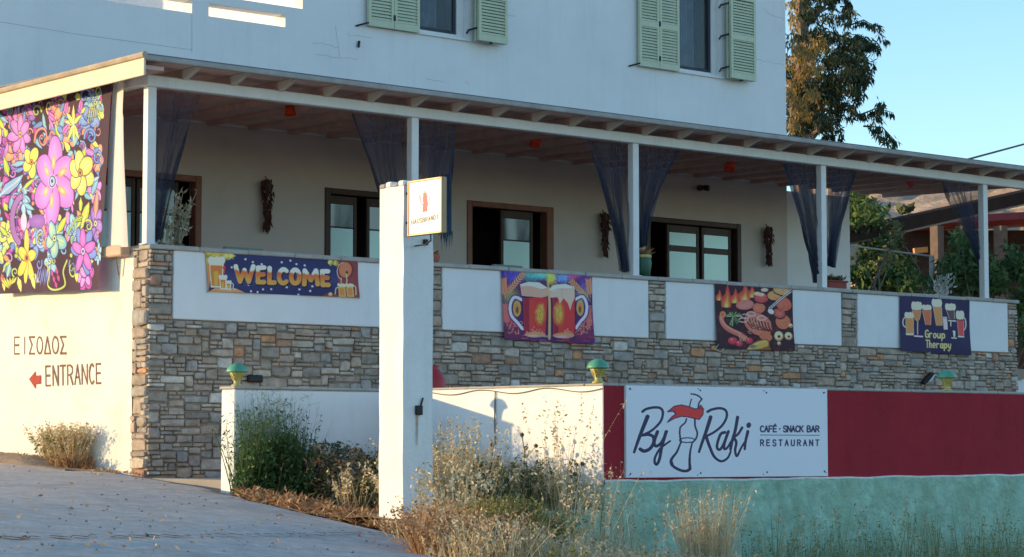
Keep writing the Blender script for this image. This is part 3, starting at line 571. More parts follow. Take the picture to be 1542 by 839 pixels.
        s.ell((x0 + x1) / 2, yb + 12, (x1 - x0) / 2 - 10, 28, 0, (120, 96, 96)); s.ell((x0 + x1) / 2, yb + 8, (x1 - x0) / 2 - 28, 17, 0, (220, 150, 90)); s.ell((x0 + x1) / 2 - 20, yb + 22, (x1 - x0) / 2 - 60, 10, 0, (150, 130, 140))
        for i in range(10): s.ell(r.uniform(x0 + 30, x1 - 30), r.uniform(yb - 60, yb - 10), 5, 8, 0, (230, 160, 150))
    mug(268, 502, 345, 690, -1); mug(548, 772, 340, 700, 1)
    s.stroke([(514, 250), (520, 400), (526, 560), (528, 740)], 34, (60, 30, 60)); s.stroke([(514, 250), (520, 400), (526, 560), (528, 740)], 22, (206, 170, 130))
    # foam
    s.poly([(240, 215), (320, 190), (420, 196), (500, 250), (505, 330), (440, 345), (340, 335), (258, 325)], (168, 138, 130)); s.poly([(240, 215), (320, 190), (420, 196), (505, 250), (440, 262), (330, 232), (250, 240)], (206, 204, 206))
    s.poly([(520, 260), (560, 222), (680, 210), (770, 240), (772, 340), (742, 400), (720, 470), (700, 400), (660, 350), (625, 400), (600, 340), (530, 345)], (190, 168, 160)); s.poly([(520, 265), (560, 222), (680, 210), (770, 240), (740, 262), (640, 250), (560, 290)], (216, 214, 216))
    for pts in ([(250, 240), (330, 234), (440, 264), (505, 252)], [(530, 290), (600, 262), (700, 262), (768, 245)], [(640, 260), (650, 340)]): s.stroke(pts, 6, (120, 100, 120))
    s.stroke([(512, 250), (506, 200), (540, 150), (560, 120)], 14, (196, 196, 60)); s.stroke([(512, 250), (500, 190), (500, 130)], 9, (90, 120, 40))
    s.poly([(62, 50), (942, 110), (942, 122), (62, 66)], (50, 40, 120)); s.stroke([(946, 115), (956, 790)], 10, (70, 30, 90), sm=False)
    return s
def art_meat():
    s = Sheet(979, 839, (34, 22, 34), [(75, 72), (895, 118), (905, 800), (92, 770)], SHADE); r = random.Random(12)
    for i in range(120): s.ell(r.uniform(80, 900), r.uniform(90, 800), r.uniform(15, 40), r.uniform(10, 26), r.uniform(0, 3), r.choice(((46, 26, 34), (30, 26, 40), (60, 30, 34), (26, 20, 30))), al=.7)
    def flame(x, y, h, w):
        for k, c in ((1, (150, 40, 36)), (.75, (214, 96, 40)), (.5, (236, 166, 60)), (.28, (250, 220, 130))):
            s.poly([(x - w * k, y), (x - w * 1.1 * k, y - h * .35 * k), (x - w * .3 * k, y - h * .6 * k), (x - w * .1 * k + w * .2, y - h * k), (x + w * .5 * k, y - h * .65 * k), (x + w * .95 * k, y - h * .25 * k), (x + w * .8 * k, y)], c)
    flame(200, 335, 250, 56); flame(285, 290, 160, 50); flame(385, 265, 190, 66); flame(460, 230, 130, 46); flame(120, 260, 120, 34)
    def chunk(x, y, rx, ry, rot, c, c2, n=20):
        s.ell(x, y + 6, rx + 6, ry + 6, rot, (36, 14, 20)); s.ell(x, y, rx, ry, rot, c, c2)
        for i in range(n):
            a = r.uniform(0, 6.28); q = r.uniform(0, .85); px, py = x + rx * q * math.cos(a), y + ry * q * math.sin(a); d = r.uniform(-.6, .6) + rot
            s.stroke([(px, py), (px + 18 * math.cos(d), py + 18 * math.sin(d))], r.uniform(4, 8), np.clip(np.array(c) * r.uniform(.45, 1.6) + r.uniform(0, 30), 0, 255), sm=False)
    chunk(388, 308, 92, 52, -.1, (170, 90, 92), (210, 140, 130)); chunk(535, 342, 66, 56, 0, (190, 90, 70), (216, 130, 100)); chunk(560, 235, 80, 52, .1, (110, 36, 46), (150, 60, 60)); chunk(700, 210, 70, 50, 0, (150, 110, 60), (190, 150, 90))
    chunk(780, 160, 90, 44, .2, (140, 110, 70), (180, 150, 100)); chunk(800, 300, 90, 70, .5, (130, 60, 50), (190, 100, 70)); chunk(790, 490, 84, 78, .2, (170, 84, 54), (210, 120, 80), 34); chunk(750, 400, 70, 50, .3, (100, 44, 44), (150, 80, 60))
    for x, y in ((600, 150), (560, 200), (520, 190)): s.ell(x, y, 40, 20, 0, (190, 160, 150)); s.ell(x, y - 4, 28, 12, 0, (216, 196, 186))
    # steak with grill marks and onion rings
    s.ell(530, 520, 170, 120, .55, (40, 14, 24)); s.ell(524, 512, 160, 110, .55, (124, 72, 62), (176, 112, 92)); s.ell(600, 640, 70, 46, .5, (150, 84, 60))
    for i in range(9): x = 400 + i * 32; s.stroke([(x, 440 + i * 9), (x + 20, 500 + i * 10), (x + 66, 560 + i * 6)], 13, (56, 26, 26))
    for i in range(50): x = r.uniform(410, 640); y = r.uniform(430, 610); s.stroke([(x, y), (x + 20, y + 6)], 5, r.choice(((200, 150, 150), (90, 40, 50), (180, 110, 116))), sm=False)
    for x, y in ((390, 430), (450, 405), (370, 470), (560, 450)): s.stroke(arc(x, y, 44, 22, 0, 330, 10), 11, (186, 156, 172))
    # herbs
    for i in range(26): a = r.uniform(-2.9, .1); s.stroke([(278, 430), (278 + 90 * math.cos(a), 430 + 70 * math.sin(a) + 20)], 12, (30, 50, 34), sm=False); s.stroke([(278, 430), (278 + 84 * math.cos(a), 430 + 66 * math.sin(a) + 20)], 6, r.choice(((96, 130, 100), (70, 106, 76), (130, 150, 120))), sm=False)
    for i in range(12): a = r.uniform(.4, 2.2); s.stroke([(270, 430), (270 + 70 * math.cos(a), 430 + 100 * math.sin(a))], 9, r.choice(((80, 120, 90), (50, 84, 60))), sm=False)
    # sausage / shrimp
    p = [(160, 400), (145, 460), (180, 530), (250, 580), (330, 620), (400, 665)]; s.stroke(p, 62, (70, 24, 34)); s.stroke(p, 50, (176, 92, 84)); s.stroke([(150, 400), (140, 450), (185, 516), (260, 568), (345, 612)], 14, (226, 160, 150)); s.ell(160, 410, 34, 34, 0, (190, 120, 86)); s.ell(160, 412, 18, 20, 0, (140, 70, 50))
    for x in range(330, 420, 18): s.stroke([(x, 620 + (x - 330) * .4), (x + 10, 690)], 8, (216, 160, 130), sm=False)
    for x, y, q in ((262, 690, 52), (440, 690, 44), (330, 720, 40)): s.ell(x, y, q, q * .8, 0, (90, 16, 34)); s.ell(x - 4, y - 6, q * .85, q * .65, 0, (176, 30, 56), (210, 60, 84)); s.ell(x - 12, y - 16, 9, 6, 0, (240, 190, 190))
    s.poly([(400, 790), (440, 740), (520, 690), (600, 668), (640, 690), (640, 750), (660, 785)], (90, 60, 20)); s.poly([(410, 786), (446, 742), (520, 700), (596, 680), (628, 700), (626, 745), (560, 770)], (206, 160, 70)); s.stroke([(450, 765), (540, 712), (610, 694)], 12, (232, 200, 120))
    for x, y, q in ((738, 640, 52), (845, 640, 42), (742, 720, 20), (875, 532, 22)): s.ell(x, y, q, q, 0, (120, 96, 66)); s.ell(x - 3, y - 6, q * .85, q * .8, 0, (214, 200, 170), (236, 226, 200)); s.ell(x + 2, y + 6, q * .34, q * .3, 0, (60, 34, 26))
    for d in (0, 26): s.stroke([(640 + d, 350), (760 + d, 250), (884, 148 + d)], 13, (60, 64, 76)); s.stroke([(638 + d, 345), (758 + d, 245), (882, 143 + d)], 6, (170, 180, 196))
    s.ell(660, 380, 34, 26, .6, (150, 158, 172)); s.stroke([(75, 76), (895, 122)], 10, (150, 130, 110), sm=False)
    return s
def art_group():
    s = Sheet(1033, 839, (24, 25, 60), [(52, 45), (602, 72), (606, 528), (52, 490)], SHADE)
    for i in range(12): s.ell(100 + i * 42, 100 + (i * 97) % 380, 60, 90, 0, (32, 33, 72), al=.35, soft=.9)
    FO, GL = (214, 206, 200), (170, 160, 166)
    def gl(pts, c, rim=None): s.poly([(x + (3 if i in (1, 2) else -3), y) for i, (x, y) in enumerate(pts)], GL); s.poly(pts, c)
    def foam(x, y, w, h):
        for k in range(4): s.ell(x - w / 2 + w * (.12 + .25 * k), y + (k % 2) * 3 - h * .1, w * .22, h * .48, 0, FO)
        s.ell(x, y, w * .5, h * .42, 0, FO)
    gl([(98, 232), (156, 232), (158, 352), (102, 352)], (196, 134, 66)); s.stroke(arc(96, 265, 22, 38, 90, 270), 9, GL); foam(124, 212, 62, 50); s.poly([(96, 352), (160, 352), (160, 368), (98, 366)], (190, 184, 190))
    gl([(145, 170), (210, 172), (200, 240), (190, 262), (170, 240)], (206, 128, 66)); foam(178, 140, 68, 70); s.stroke([(188, 262), (188, 360)], 7, GL, sm=False); s.stroke([(166, 374), (222, 378)], 11, (190, 186, 196), sm=False)
    gl([(222, 170), (286, 172), (282, 286), (246, 286)], (184, 96, 56)); foam(254, 150, 62, 44)
    gl([(304, 142), (374, 144), (374, 290), (330, 290)], (216, 140, 76)); foam(336, 116, 72, 66)
    gl([(414, 165), (474, 168), (476, 240), (436, 238)], (60, 50, 56)); foam(446, 146, 72, 56); s.stroke([(428, 250), (484, 254)], 10, FO, sm=False); s.stroke([(444, 254), (442, 292)], 9, GL, sm=False)
    gl([(384, 232), (412, 234), (414, 322), (390, 322)], (160, 158, 174)); s.stroke([(384, 224), (412, 226)], 8, (230, 220, 220), sm=False)
    s.poly([(456, 330), (478, 332), (476, 380), (462, 380)], (200, 196, 204)); s.stroke([(446, 388), (486, 390)], 8, (200, 196, 204), sm=False)
    gl([(500, 248), (556, 250), (552, 372), (508, 370)], (176, 56, 60)); foam(524, 212, 60, 72); s.stroke(arc(556, 275, 18, 48, -90, 90), 9, GL); s.poly([(502, 372), (556, 374), (556, 384), (500, 382)], (196, 190, 196))
    s.text('Group', 244, 384, 26, 58, 9, (220, 206, 140), gap=.22, slope=.045); s.text('Therapy', 250, 462, 23, 56, 9, (216, 196, 130), gap=.22, slope=.045)
    return s
def art_byraki():
    bgc = (126, 152, 184)
    s = Sheet(1542, 723, bgc, [(4, 26), (1466, 52), (1478, 684), (10, 696)], SHADE); s.fade = 0; NV = (14, 20, 62); HL = (160, 184, 214)
    def st(p, w, w2=None, halo=True):
        if halo: s.stroke(p, w + 9, HL, w2=(w2 or w) + 9)
        s.stroke(p, w, NV, w2=w2)
    L = [([(122, 216), (150, 196), (210, 184), (252, 192), (268, 226), (250, 290), (190, 352), (130, 385)], 15, 13), ([(158, 252), (118, 356), (88, 440), (64, 512)], 26, 14),
         ([(118, 388), (170, 384), (202, 404), (200, 450), (172, 490), (134, 504), (108, 490)], 17, 22),
         ([(230, 362), (210, 420), (208, 458), (230, 466), (262, 436), (296, 360)], 20, 16), ([(292, 362), (262, 470), (246, 560), (228, 600), (212, 590), (214, 550), (246, 490), (286, 456), (322, 430)], 20, 9),
         ([(590, 216), (620, 200), (680, 190), (722, 208), (728, 256), (696, 316), (640, 364), (588, 392)], 15, 13), ([(612, 256), (580, 360), (552, 440), (530, 510)], 24, 13),
         ([(580, 396), (606, 470), (640, 544), (690, 578), (736, 556), (760, 508)], 19, 10),
         ([(716, 366), (686, 380), (664, 440), (662, 482), (682, 492), (708, 450), (738, 364)], 17, 13), ([(742, 360), (716, 440), (712, 486), (734, 480), (770, 420)], 17, 10),
         ([(808, 256), (792, 350), (770, 430), (758, 492)], 20, 16), ([(842, 332), (814, 378), (780, 404)], 15, 12), ([(780, 404), (800, 440), (792, 500), (806, 540), (836, 480), (866, 430)], 17, 9),
         ([(884, 360), (868, 430), (862, 490)], 19, 13)]
    for p, a, b in L: s.stroke(p, a + 15, HL, w2=b + 15)
    for p, a, b in L: s.stroke(p, a + 5, NV, w2=b + 5)
    s.ell(890, 314, 17, 21, .3, NV)
    # bottle
    neck = [([(470, 86), (500, 90), (528, 104), (548, 124)], 9, 9), ([(472, 124), (458, 180)], 7, 7), ([(548, 124), (528, 150), (520, 196)], 9, 9),
            ([(438, 268), (428, 296), (398, 324), (390, 350), (392, 400), (402, 440)], 9, 11), ([(498, 268), (500, 320), (516, 370), (508, 410), (484, 440)], 11, 10),
            ([(398, 440), (370, 510), (340, 550), (328, 578), (336, 606)], 11, 22), ([(480, 440), (466, 510), (462, 580), (466, 630)], 9, 20), ([(330, 580), (346, 616), (396, 644), (440, 650), (466, 634)], 17, 19)]
    for p, a, b in neck: s.stroke(p, a + 8, HL, w2=b + 8)
    for p, a, b in neck: s.stroke(p, a + 3, NV, w2=b + 3)
    s.stroke(arc(444, 424, 56, 17, 0, 360, 16), 8, NV)
    fl = [(302, 216), (350, 176), (400, 166), (450, 178), (500, 196), (530, 190), (540, 168), (560, 196), (556, 236), (530, 272), (500, 266), (450, 254), (400, 250), (350, 264), (300, 294), (330, 256), (362, 232), (340, 212)]
    s.poly(fl, (150, 34, 46)); s.stroke(fl + [fl[0]], 8, NV, sm=False); s.poly([(528, 170), (548, 168), (556, 196), (536, 204)], (96, 24, 40)); s.stroke([(362, 232), (350, 214), (306, 216)], 6, NV)
    s.text('CAFÉ', 976, 362, 24, 42, 10.5, NV, gap=.32); s.ell(1118, 341, 6, 7, 0, NV); s.text('SNACK', 1146, 362, 23, 42, 10.5, NV, gap=.32); s.text('BAR', 1322, 362, 23, 42, 10.5, NV, gap=.38)
    s.stroke([(976, 386), (1412, 388)], 5, NV, sm=False)
    s.text('RESTAURANT', 978, 464, 22, 42, 9.5, NV, gap=1.06)
    for x, y in ((30, 46), (520, 48), (1000, 62), (1450, 74), (1462, 660), (1000, 674), (520, 680), (30, 684)): s.ell(x, y, 5, 5, 0, (60, 70, 96))
    return s
def art_coffee():
    s = Sheet(579, 839, (250, 236, 200), [(84, 118), (358, 62), (362, 546), (84, 578)], LIT); RD = (186, 52, 60)
    s.poly([(196, 376), (242, 368), (240, 330), (244, 290), (240, 240), (232, 200), (218, 192), (204, 206), (198, 260), (204, 300), (198, 340)], RD); s.ell(217, 188, 6, 8, 0, RD)
    s.stroke([(242, 232), (258, 240), (256, 280), (242, 312)], 6, (120, 60, 66)); s.stroke([(170, 184), (196, 190), (204, 212)], 5, (90, 40, 46)); s.stroke([(168, 226), (176, 262), (186, 290), (204, 312)], 7, RD); s.stroke([(168, 230), (180, 226), (178, 280)], 4, (80, 34, 44)); s.stroke([(204, 240), (236, 230)], 3, (120, 30, 40)); s.stroke([(202, 300), (240, 294)], 3, (120, 30, 40))
    s.text('HAUSBRANDT', 104, 490, 15, 40, 7.5, (50, 34, 40), gap=.62, slope=-.235)
    s.text('TRIESTE', 168, 492, 6, 8, 2.5, (170, 156, 140), gap=.7, slope=-.22); s.stroke([(250, 472), (290, 464)], 5, (206, 192, 170), sm=False)
    return s
# ------------------------------------------------------------------ ground
PTS = [(-5.96, 25.8, -.14), (-7, 28, -.10), (-4.6, 24.2, -.27), (-3.81, 23.2, -.347), (-3.0, 22.3, -.42), (-2.75, 21.1, -.47), (-2.0, 20.2, -.58), (-1.0, 18.6, -.75), (-3.4, 19, -.52), (-5, 20.5, -.37),
       (-4.3, 17, -.44), (-2.8, 12, -.68), (-.6, 16.6, -.86), (0, 15.5, -.90), (1.0, 17.2, -1.08), (.8, 19.2, -1.14), (0, 12, -1.0), (0, 4, -1.45), (0, 0, -1.6), (4, 20, -1.5), (4, 16, -1.35), (8, 25, -1.7), (12, 30, -1.8), (3, 12, -1.35), (-8, 20, -.15), (-8, 12, -.35), (-6, 5, -1.0)]
_x = np.array([(a, b) for a, b, c in PTS]); _h = np.array([c for a, b, c in PTS])
_A = np.c_[np.ones(len(_x)), _x]; _c, *_ = np.linalg.lstsq(_A, _h, rcond=None)
def _phi(a, b): return np.exp(-((a[:, None, 0] - b[None, :, 0]) ** 2 + (a[:, None, 1] - b[None, :, 1]) ** 2) / (2 * 3.2 ** 2))
_w = np.linalg.solve(_phi(_x, _x) + .01 * np.eye(len(_x)), _h - _A @ _c)
def gh_arr(X, Y):
    dx = X - EYE.x; dy = Y - EYE.y; a = dx * RV.x + dy * RV.y; b = dx * FV.x + dy * FV.y
    a2 = 9 * np.tanh(a / 9); b2 = 16 + 14 * np.tanh((b - 16) / 14)
    q = np.c_[a.ravel(), b.ravel()]; base = _c[0] + _c[1] * a2.ravel() + _c[2] * b2.ravel()
    return (base + _phi(q, _x) @ _w).reshape(X.shape)
def gh(x, y): return float(gh_arr(np.array([x]), np.array([y]))[0])
def grid_mesh(name, xs, ys, zf, mat):
    X, Y = np.meshgrid(xs, ys); Z = zf(X, Y); n = len(xs); mb = MB()
    mb.v = np.stack([X, Y, Z], -1).reshape(-1, 3).tolist()
    for j in range(len(ys) - 1):
        for i in range(n - 1): mb.f.append((j * n + i, j * n + i + 1, (j + 1) * n + i + 1, (j + 1) * n + i)); mb.m.append(0)
    o = mb.build(name, mat, smooth=True); return o
def wob(X, Y, s, a):
    return np.array([noise.noise(Vector((x * s, y * s, 3.1))) * a for x, y in zip(X.ravel(), Y.ravel())]).reshape(X.shape)
def spaced(c, near, far, step):
    o = list(np.arange(c - near, c + near + 1e-6, step)); d = step
    a, b = o[0], o[-1]
    while b < c + far: d *= 1.35; b += d; o.append(b); a -= d; o.insert(0, a)
    return np.array(o)
gx = spaced(-3, 8, 1200, .25); gy = spaced(-7, 8, 1200, .25)
struct(grid_mesh('ground', gx, gy, lambda X, Y: gh_arr(X, Y) - .05 + wob(X, Y, .9, .02), SOIL))
# concrete road sheet, its right edge runs from the low wall down past the sign column
edge = [plan(-6.6, 29), plan(-5.2, 25.2), plan(-3.95, 22.9), plan(-2.78, 20.75), plan(-2.35, 19.9), plan(-1.6, 19.0), plan(-1.0, 18.2), plan(-.72, 17.4), plan(-.75, 16.4), plan(-.35, 15.2), plan(-.2, 13.5), plan(0, 10), plan(1.2, 4), plan(3, -3)]
mb = MB(); rows = []
for k in range(len(edge) - 1):
    for t in np.linspace(0, 1, 9)[:-1]:
        p = edge[k].lerp(edge[k + 1], t); j = .07 * noise.noise(p * 2.1) + .03 * noise.noise(p * 7); rows.append(p + RV * j)
rows.append(edge[-1]); NC = 60
for p in rows:
    for i in range(NC + 1):
        q = p - RV * (14.0 * (i / NC) ** 1.3); mb.v.append((q.x, q.y, gh(q.x, q.y) + .015 + .012 * noise.noise(q * .8)))
for j in range(len(rows) - 1):
    for i in range(NC): a = j * (NC + 1) + i; mb.f.append((a, a + 1, a + NC + 2, a + NC + 1)); mb.m.append(0)
struct(mb.build('road', ROAD, smooth=True))
# joint across the slab, a broken dark groove
def onground(px, py, dz=0.0, lo=8.0, hi=27.0):
    d = ray(px, py)
    for k in range(120):
        s_ = lo + (hi - lo) * k / 119; p = EYE + d * (s_ / d.dot(FV))
        if p.z <= gh(p.x, p.y): return Vector((p.x, p.y, gh(p.x, p.y) + dz))
    return None
mb = MB(); prev = None
for k in range(150):
    px = -15 + 645 * k / 149; py = 820 - 13 * k / 149 + 2.2 * noise.noise(Vector((px * .02, 0, 1))) + 1.2 * noise.noise(Vector((px * .2, 0, 4)))
    p = onground(px, py, .032)
    if prev is not None and p is not None and noise.noise(Vector((px * .035, 0, 5))) > -.22:
        w = FV * (.035 + .05 * max(0, noise.noise(Vector((px * .08, 3, 5))))); mb.quad(prev - w, p - w, p + w, prev + w)
    prev = p
struct(mb.build('road_joint', pmat('joint_dirt', (.12, .10, .085), .95)))
# raised strip of dirt against the cream wall
def dirt(X, Y):
    Z = gh_arr(X, Y); d = np.clip(1 - np.abs(X + .30) / .34, 0, 1); e = np.clip((Y - 1.1) / .7, 0, 1); return Z + .02 + .10 * np.sqrt(d) * e - .06 * (d < .05) + wob(X, Y, 3, .03) * (d > .05)
struct(grid_mesh('dirt_bank', np.linspace(-.66, .02, 16), np.linspace(.6, 6, 60), dirt, SOIL))
# walled bed behind the ledge
struct(grid_mesh('bed_soil', np.linspace(-.9, 1.5, 24), np.linspace(-5.40, -2.5, 28), lambda X, Y: np.maximum(gh_arr(X, Y) + .012, -.66 + 0 * X) + wob(X, Y, 2.5, .03), SOIL))
struct(bx(1.6, 30, -5.3, 0.1, -1.2, -.44).build('yard_paving', pmat('yard_cement', (.30, .27, .24), .9, .1, 2)))
struct(bx(.05, 15.2, .24, 3.4, .90, 1.05).build('terrace_floor', FLOOR))
struct(bx(.02, 1.6, -2.3, 0.02, -1.2, -.40).build('entrance_paving', pmat('yard_cement', (.30, .27, .24))))

# ------------------------------------------------------------------ stone terrace wall
TX = atY(1530, 453, 0).x; TOP = 2.045
PX = [0, 3.5, 7.0, 10.5, 14.0]
def X0(px, py=420): return atY(px, py, 0).x
PB = 1.27                                                      # underside of the white panels
panels = [(X0(260), X0(648)), (X0(665), X0(975)), (X0(1001), X0(1265)), (X0(1289), X0(1515))]
tw = thing('terrace_wall', 'long dry stone terrace wall with white panels and a sunlit corner pier', 'stone wall', (TX / 2, 0, -.5))
bx(.03, TX - .02, .012, .24, -1.2, TOP - .05).build('wall_core', MORTAR, tw)
bx(.012, .03, .03, .31, -1.2, TOP - .05).build('pier_core', MORTAR, tw)
for a, b in panels:
    mb = MB(); mb.bbox(a, b, -.022, .05, PB, TOP - .045, .008); mb.build('panel', WHITE2, tw)
n_c = 24; mb = MB()
for i in range(n_c):
    a, b = -.02 + (TX + .04) * i / n_c, -.02 + (TX + .04) * (i + 1) / n_c; q = R.uniform(-.004, .004)
    mb.bbox(a + .001, b - .001, -.05 + q, .27, TOP - .047 + q * .5, TOP + .004 + q, .01)
mb.bbox(-.02, .27, .271, 3.38, TOP - .047, TOP, .01)
mb.build('coping', COPE, tw)
def stone_mesh(w, h, d, r):
    """split face stone: w wide, h high, sits from y=0 (front) back to y=d; uneven outline and face"""
    mb = MB(); b = min(w, h) * r.uniform(.08, .16); j = lambda k: r.uniform(-k, k)
    n = 8; ring = []; 
    base = [(0, 0), (w * r.uniform(.35, .65), 0), (w, 0), (w, h * r.uniform(.35, .65)), (w, h), (w * r.uniform(.35, .65), h), (0, h), (0, h * r.uniform(.35, .65))]
    out = [(min(max(x + j(min(w, h) * .11), 0), w), min(max(z + j(min(w, h) * .13), 0), h)) for x, z in base]
    for i, (x, z) in enumerate(out):
        if i in (0, 2, 4, 6): out[i] = (x + (b * .35 if x < w / 2 else -b * .35), z + (b * .35 if z < h / 2 else -b * .35))
    f = [j(.006) for _ in range(8)]
    for (x, z) in out: mb.v.append((x, d, z))
    for (x, z) in out: mb.v.append((x, .012, z))
    for i, (x, z) in enumerate(out): mb.v.append((x + (w / 2 - x) * 2 * b / w * .8, f[i] * .6, z + (h / 2 - z) * 2 * b / h * .8))
    mb.v.append((w / 2 + j(w * .1), -.004 + j(.006), h / 2 + j(h * .1)))
    for k in (0, 8):
        for i in range(8): a, c = k + i, k + (i + 1) % 8; mb.f.append((a, c, c + 8, a + 8)); mb.m.append(0)
    for i in range(8): mb.f.append((16 + i, 16 + (i + 1) % 8, 24)); mb.m.append(0)
    return mb
def pack(x0, x1, z0, z1, cu, cv, r):
    """random ashlar packing on a cu x cv grid -> rectangles"""
    nx, nz = max(1, round((x1 - x0) / cu)), max(1, round((z1 - z0) / cv)); cu = (x1 - x0) / nx; cv = (z1 - z0) / nz
    g = np.zeros((nz, nx), bool); o = []
    for j in range(nz):
        for i in range(nx):
            if g[j, i]: continue
            mw = 1
            while i + mw < nx and not g[j, i + mw] and mw < 7: mw += 1
            k = r.random()
            h = r.choice((2, 2, 2, 2, 3, 3)) if k < .44 else 1
            w = (r.choice((3, 3, 4, 5, 6, 7)) if h > 1 else r.choice((1, 2, 2, 3, 4, 5)))
            w = min(w, mw); h = min(h, nz - j)
            if w <= 1 and h > 1: h = r.choice((1, 1, 2)) if h > 1 else 1
            while h > 1 and g[j:j + h, i:i + w].any(): h -= 1
            g[j:j + h, i:i + w] = True; o.append((x0 + i * cu, x0 + (i + w) * cu, z0 + j * cv, z0 + (j + h) * cv))
    return o
rs = random.Random(21); rects = []
GZ = -.62
for a, b, c, d in ([(0.0, TX, GZ, PB - .01), (0.0, panels[0][0] - .01, PB - .01, TOP - .05)] + [(panels[i][1] + .01, panels[i + 1][0] - .01, PB - .01, TOP - .05) for i in range(3)] + [(panels[3][1] + .01, TX, PB - .01, TOP - .05)]):
    for q in pack(a, b, c, d, .050, .042, rs): rects.append(('f', *q))
for q in pack(.0, .305, -.62, TOP - .05, .09, .062, rs): rects.append(('s', *q))
def vis_score(k, a, b, c, d):
    x, y = ((a + b) / 2, 0) if k == 'f' else (0, (a + b) / 2)
    depth = (Vector((x, y, 0)) - EYE).dot(FV); hid = 0
    p = Vector((x, y, (c + d) / 2)) - EYE; px = 771 + 3340 * p.dot(RV) / depth; py = 662 - 3340 * p.z / depth
    if py > (583 if 330 < px < 910 else 575) + 3 and px > 332: hid = 1
    if 568 < px < 652: hid = 1
    return -hid * 10 + ((b - a) * (d - c)) ** .5 / depth
rects.sort(key=lambda q: -vis_score(*q))
shapes = {}
big = MB()
for i, (k, a, b, c, d) in enumerate(rects):
    g = .0032; a += g; b -= g; c += g; d -= g; pr = -rs.uniform(.004, .034)
    mb = stone_mesh(b - a, d - c, .05, rs)
    if k == 'f': vv = [(a + x, pr + y, c + z) for x, y, z in mb.v]
    else: vv = [(pr + y - .003, b - x, c + z) for x, y, z in mb.v]
    if k == 's' or (k == 'f' and a < .05):     # corner stones keep behind each other at the arris
        vv = [(max(x, -.045), max(y, -.045), z) for x, y, z in vv]
    if i < 300:
        mb.v = vv; mb.build('stone', STONE, tw)
    else:
        n = len(big.v); big.v += vv; big.f += [tuple(n + q for q in f) for f in mb.f]; big.m += mb.m
o = big.build('stone_facing', STONE, tw); stuff(o)
# lit cream side wall with the painted letters
sw = thing('side_wall', 'sunlit cream plastered wall with hand-painted entrance lettering', 'wall', (0, 3.2, -.3))
mb = MB(); ys = np.linspace(.31, 8.0, 60); zs = np.linspace(-1.0, TOP - .048, 22); V = {}
for j, z in enumerate(zs):
    for i, y in enumerate(ys): V[i, j] = len(mb.v); mb.v.append((.005 + .018 * noise.noise(Vector((y * .9, z * .9, 1.7))), y, z))
for j in range(len(zs) - 1):
    for i in range(len(ys) - 1): mb.f.append((V[i, j], V[i, j + 1], V[i + 1, j + 1], V[i + 1, j])); mb.m.append(0)
mb.box(.032, .23, .32, 8.0, -1.0, TOP - .05)
mb.build('plaster', SIDEW, sw, smooth=False)
def wall_strokes(name, strokes, w, mat, parent, X=-.0):
    mb = MB(); lay = 0
    for st in strokes:
        P = [atX(px, py, X) for px, py in st]; P = [Vector((.005 + .018 * noise.noise(Vector((q.y * .9, q.z * .9, 1.7))), q.y, q.z)) for q in P]
        for k in range(len(P) - 1):
            a, b = P[k], P[k + 1]; d = (b - a).normalized(); n = Vector((0, -d.z, d.y)).normalized() * w / 2 * R.uniform(.8, 1.2); e = d * w * .3; off = Vector((-.0025 - .0003 * (lay % 9), 0, 0)); lay += 1
            mb.quad(a - n - e + off, b - n + e + off, b + n + e + off, a + n - e + off)
    return mb.build(name, mat, parent)
PAINT = pmat('faded_brown_paint', (.20, .115, .075), .9, .35, 30); PAINTR = pmat('faded_red_paint', (.38, .07, .05), .9, .25, 30)
def word(t, x, y, cw, h, gap, slope):
    o = []; x0 = x
    for ch in t:
        for st in GLYPH[ch]: o.append([(x + px * cw, y - py * h + slope * (x + px * cw - x0)) for px, py in st])
        x += cw * (1.0 + gap)
    return o
wall_strokes('greek_lettering', word('Ε'.replace('Ε', 'E') + 'IΣOΔOΣ', 21, 533, 8.6, 25, .36, -.01), .022, PAINT, sw)
wall_strokes('english_lettering', word('ENTRANCE', 69, 581, 7.6, 29, .40, -.05), .026, PAINT, sw)
P = [Vector((-.002 + .018 * noise.noise(Vector((q.y * .9, q.z * .9, 1.7))), q.y, q.z)) for q in (atX(*q, 0) for q in ((44, 571), (54, 559), (54, 566), (62, 565), (62, 578), (54, 579), (54, 586)))]
mb = MB(); mb.v = [tuple(p) for p in P]; mb.f = [(0, 1, 2), (0, 2, 5), (0, 5, 6), (2, 3, 4), (2, 4, 5)]; mb.m = [0] * 5; mb.build('painted_arrow', PAINTR, sw)

# ------------------------------------------------------------------ house
HY = 3.4
def XH(px, py=300): return atY(px, py, HY).x
def ZH(px, py): return atY(px, py, HY).z
HX1 = XH(1184, 200); DT = 3.285
doors = [(1.0, XH(303)), (XH(489), 6.02), (XH(703), XH(833)), (XH(972), XH(1115))]
house = thing('house', 'large white two-storey house with sage green shutters above the terrace', 'house', (6.5, 7, -.3))
wz = 5.52
win = [(XH(629, 40), XH(702, 50)), (XH(1020, 97), XH(1084, 105))]
slots = [(XH(161, 0), XH(289, 10), ZH(289, 20), ZH(289, 20) + .165), (XH(314, 20), XH(429.5, 30), ZH(429, 41), ZH(429, 41) + .165), (XH(340, 5), XH(455.5, 10), ZH(455, 37), ZH(455, 37) + .2)]
slots[2] = (slots[2][0], slots[2][1], ZH(455, 13.5), ZH(455, 13.5) + .17)
holes = [(a, b, 1.05, DT) for a, b in doors] + [(a, b, wz, wz + 1.25) for a, b in win] + slots
CE = 3.95
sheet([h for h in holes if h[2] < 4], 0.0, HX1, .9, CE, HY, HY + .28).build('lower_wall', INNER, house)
sheet([h for h in holes if h[2] > 4], -.5, HX1, CE, 8.2, HY - .003, HY + .22).build('upper_wall', WHITE, house)
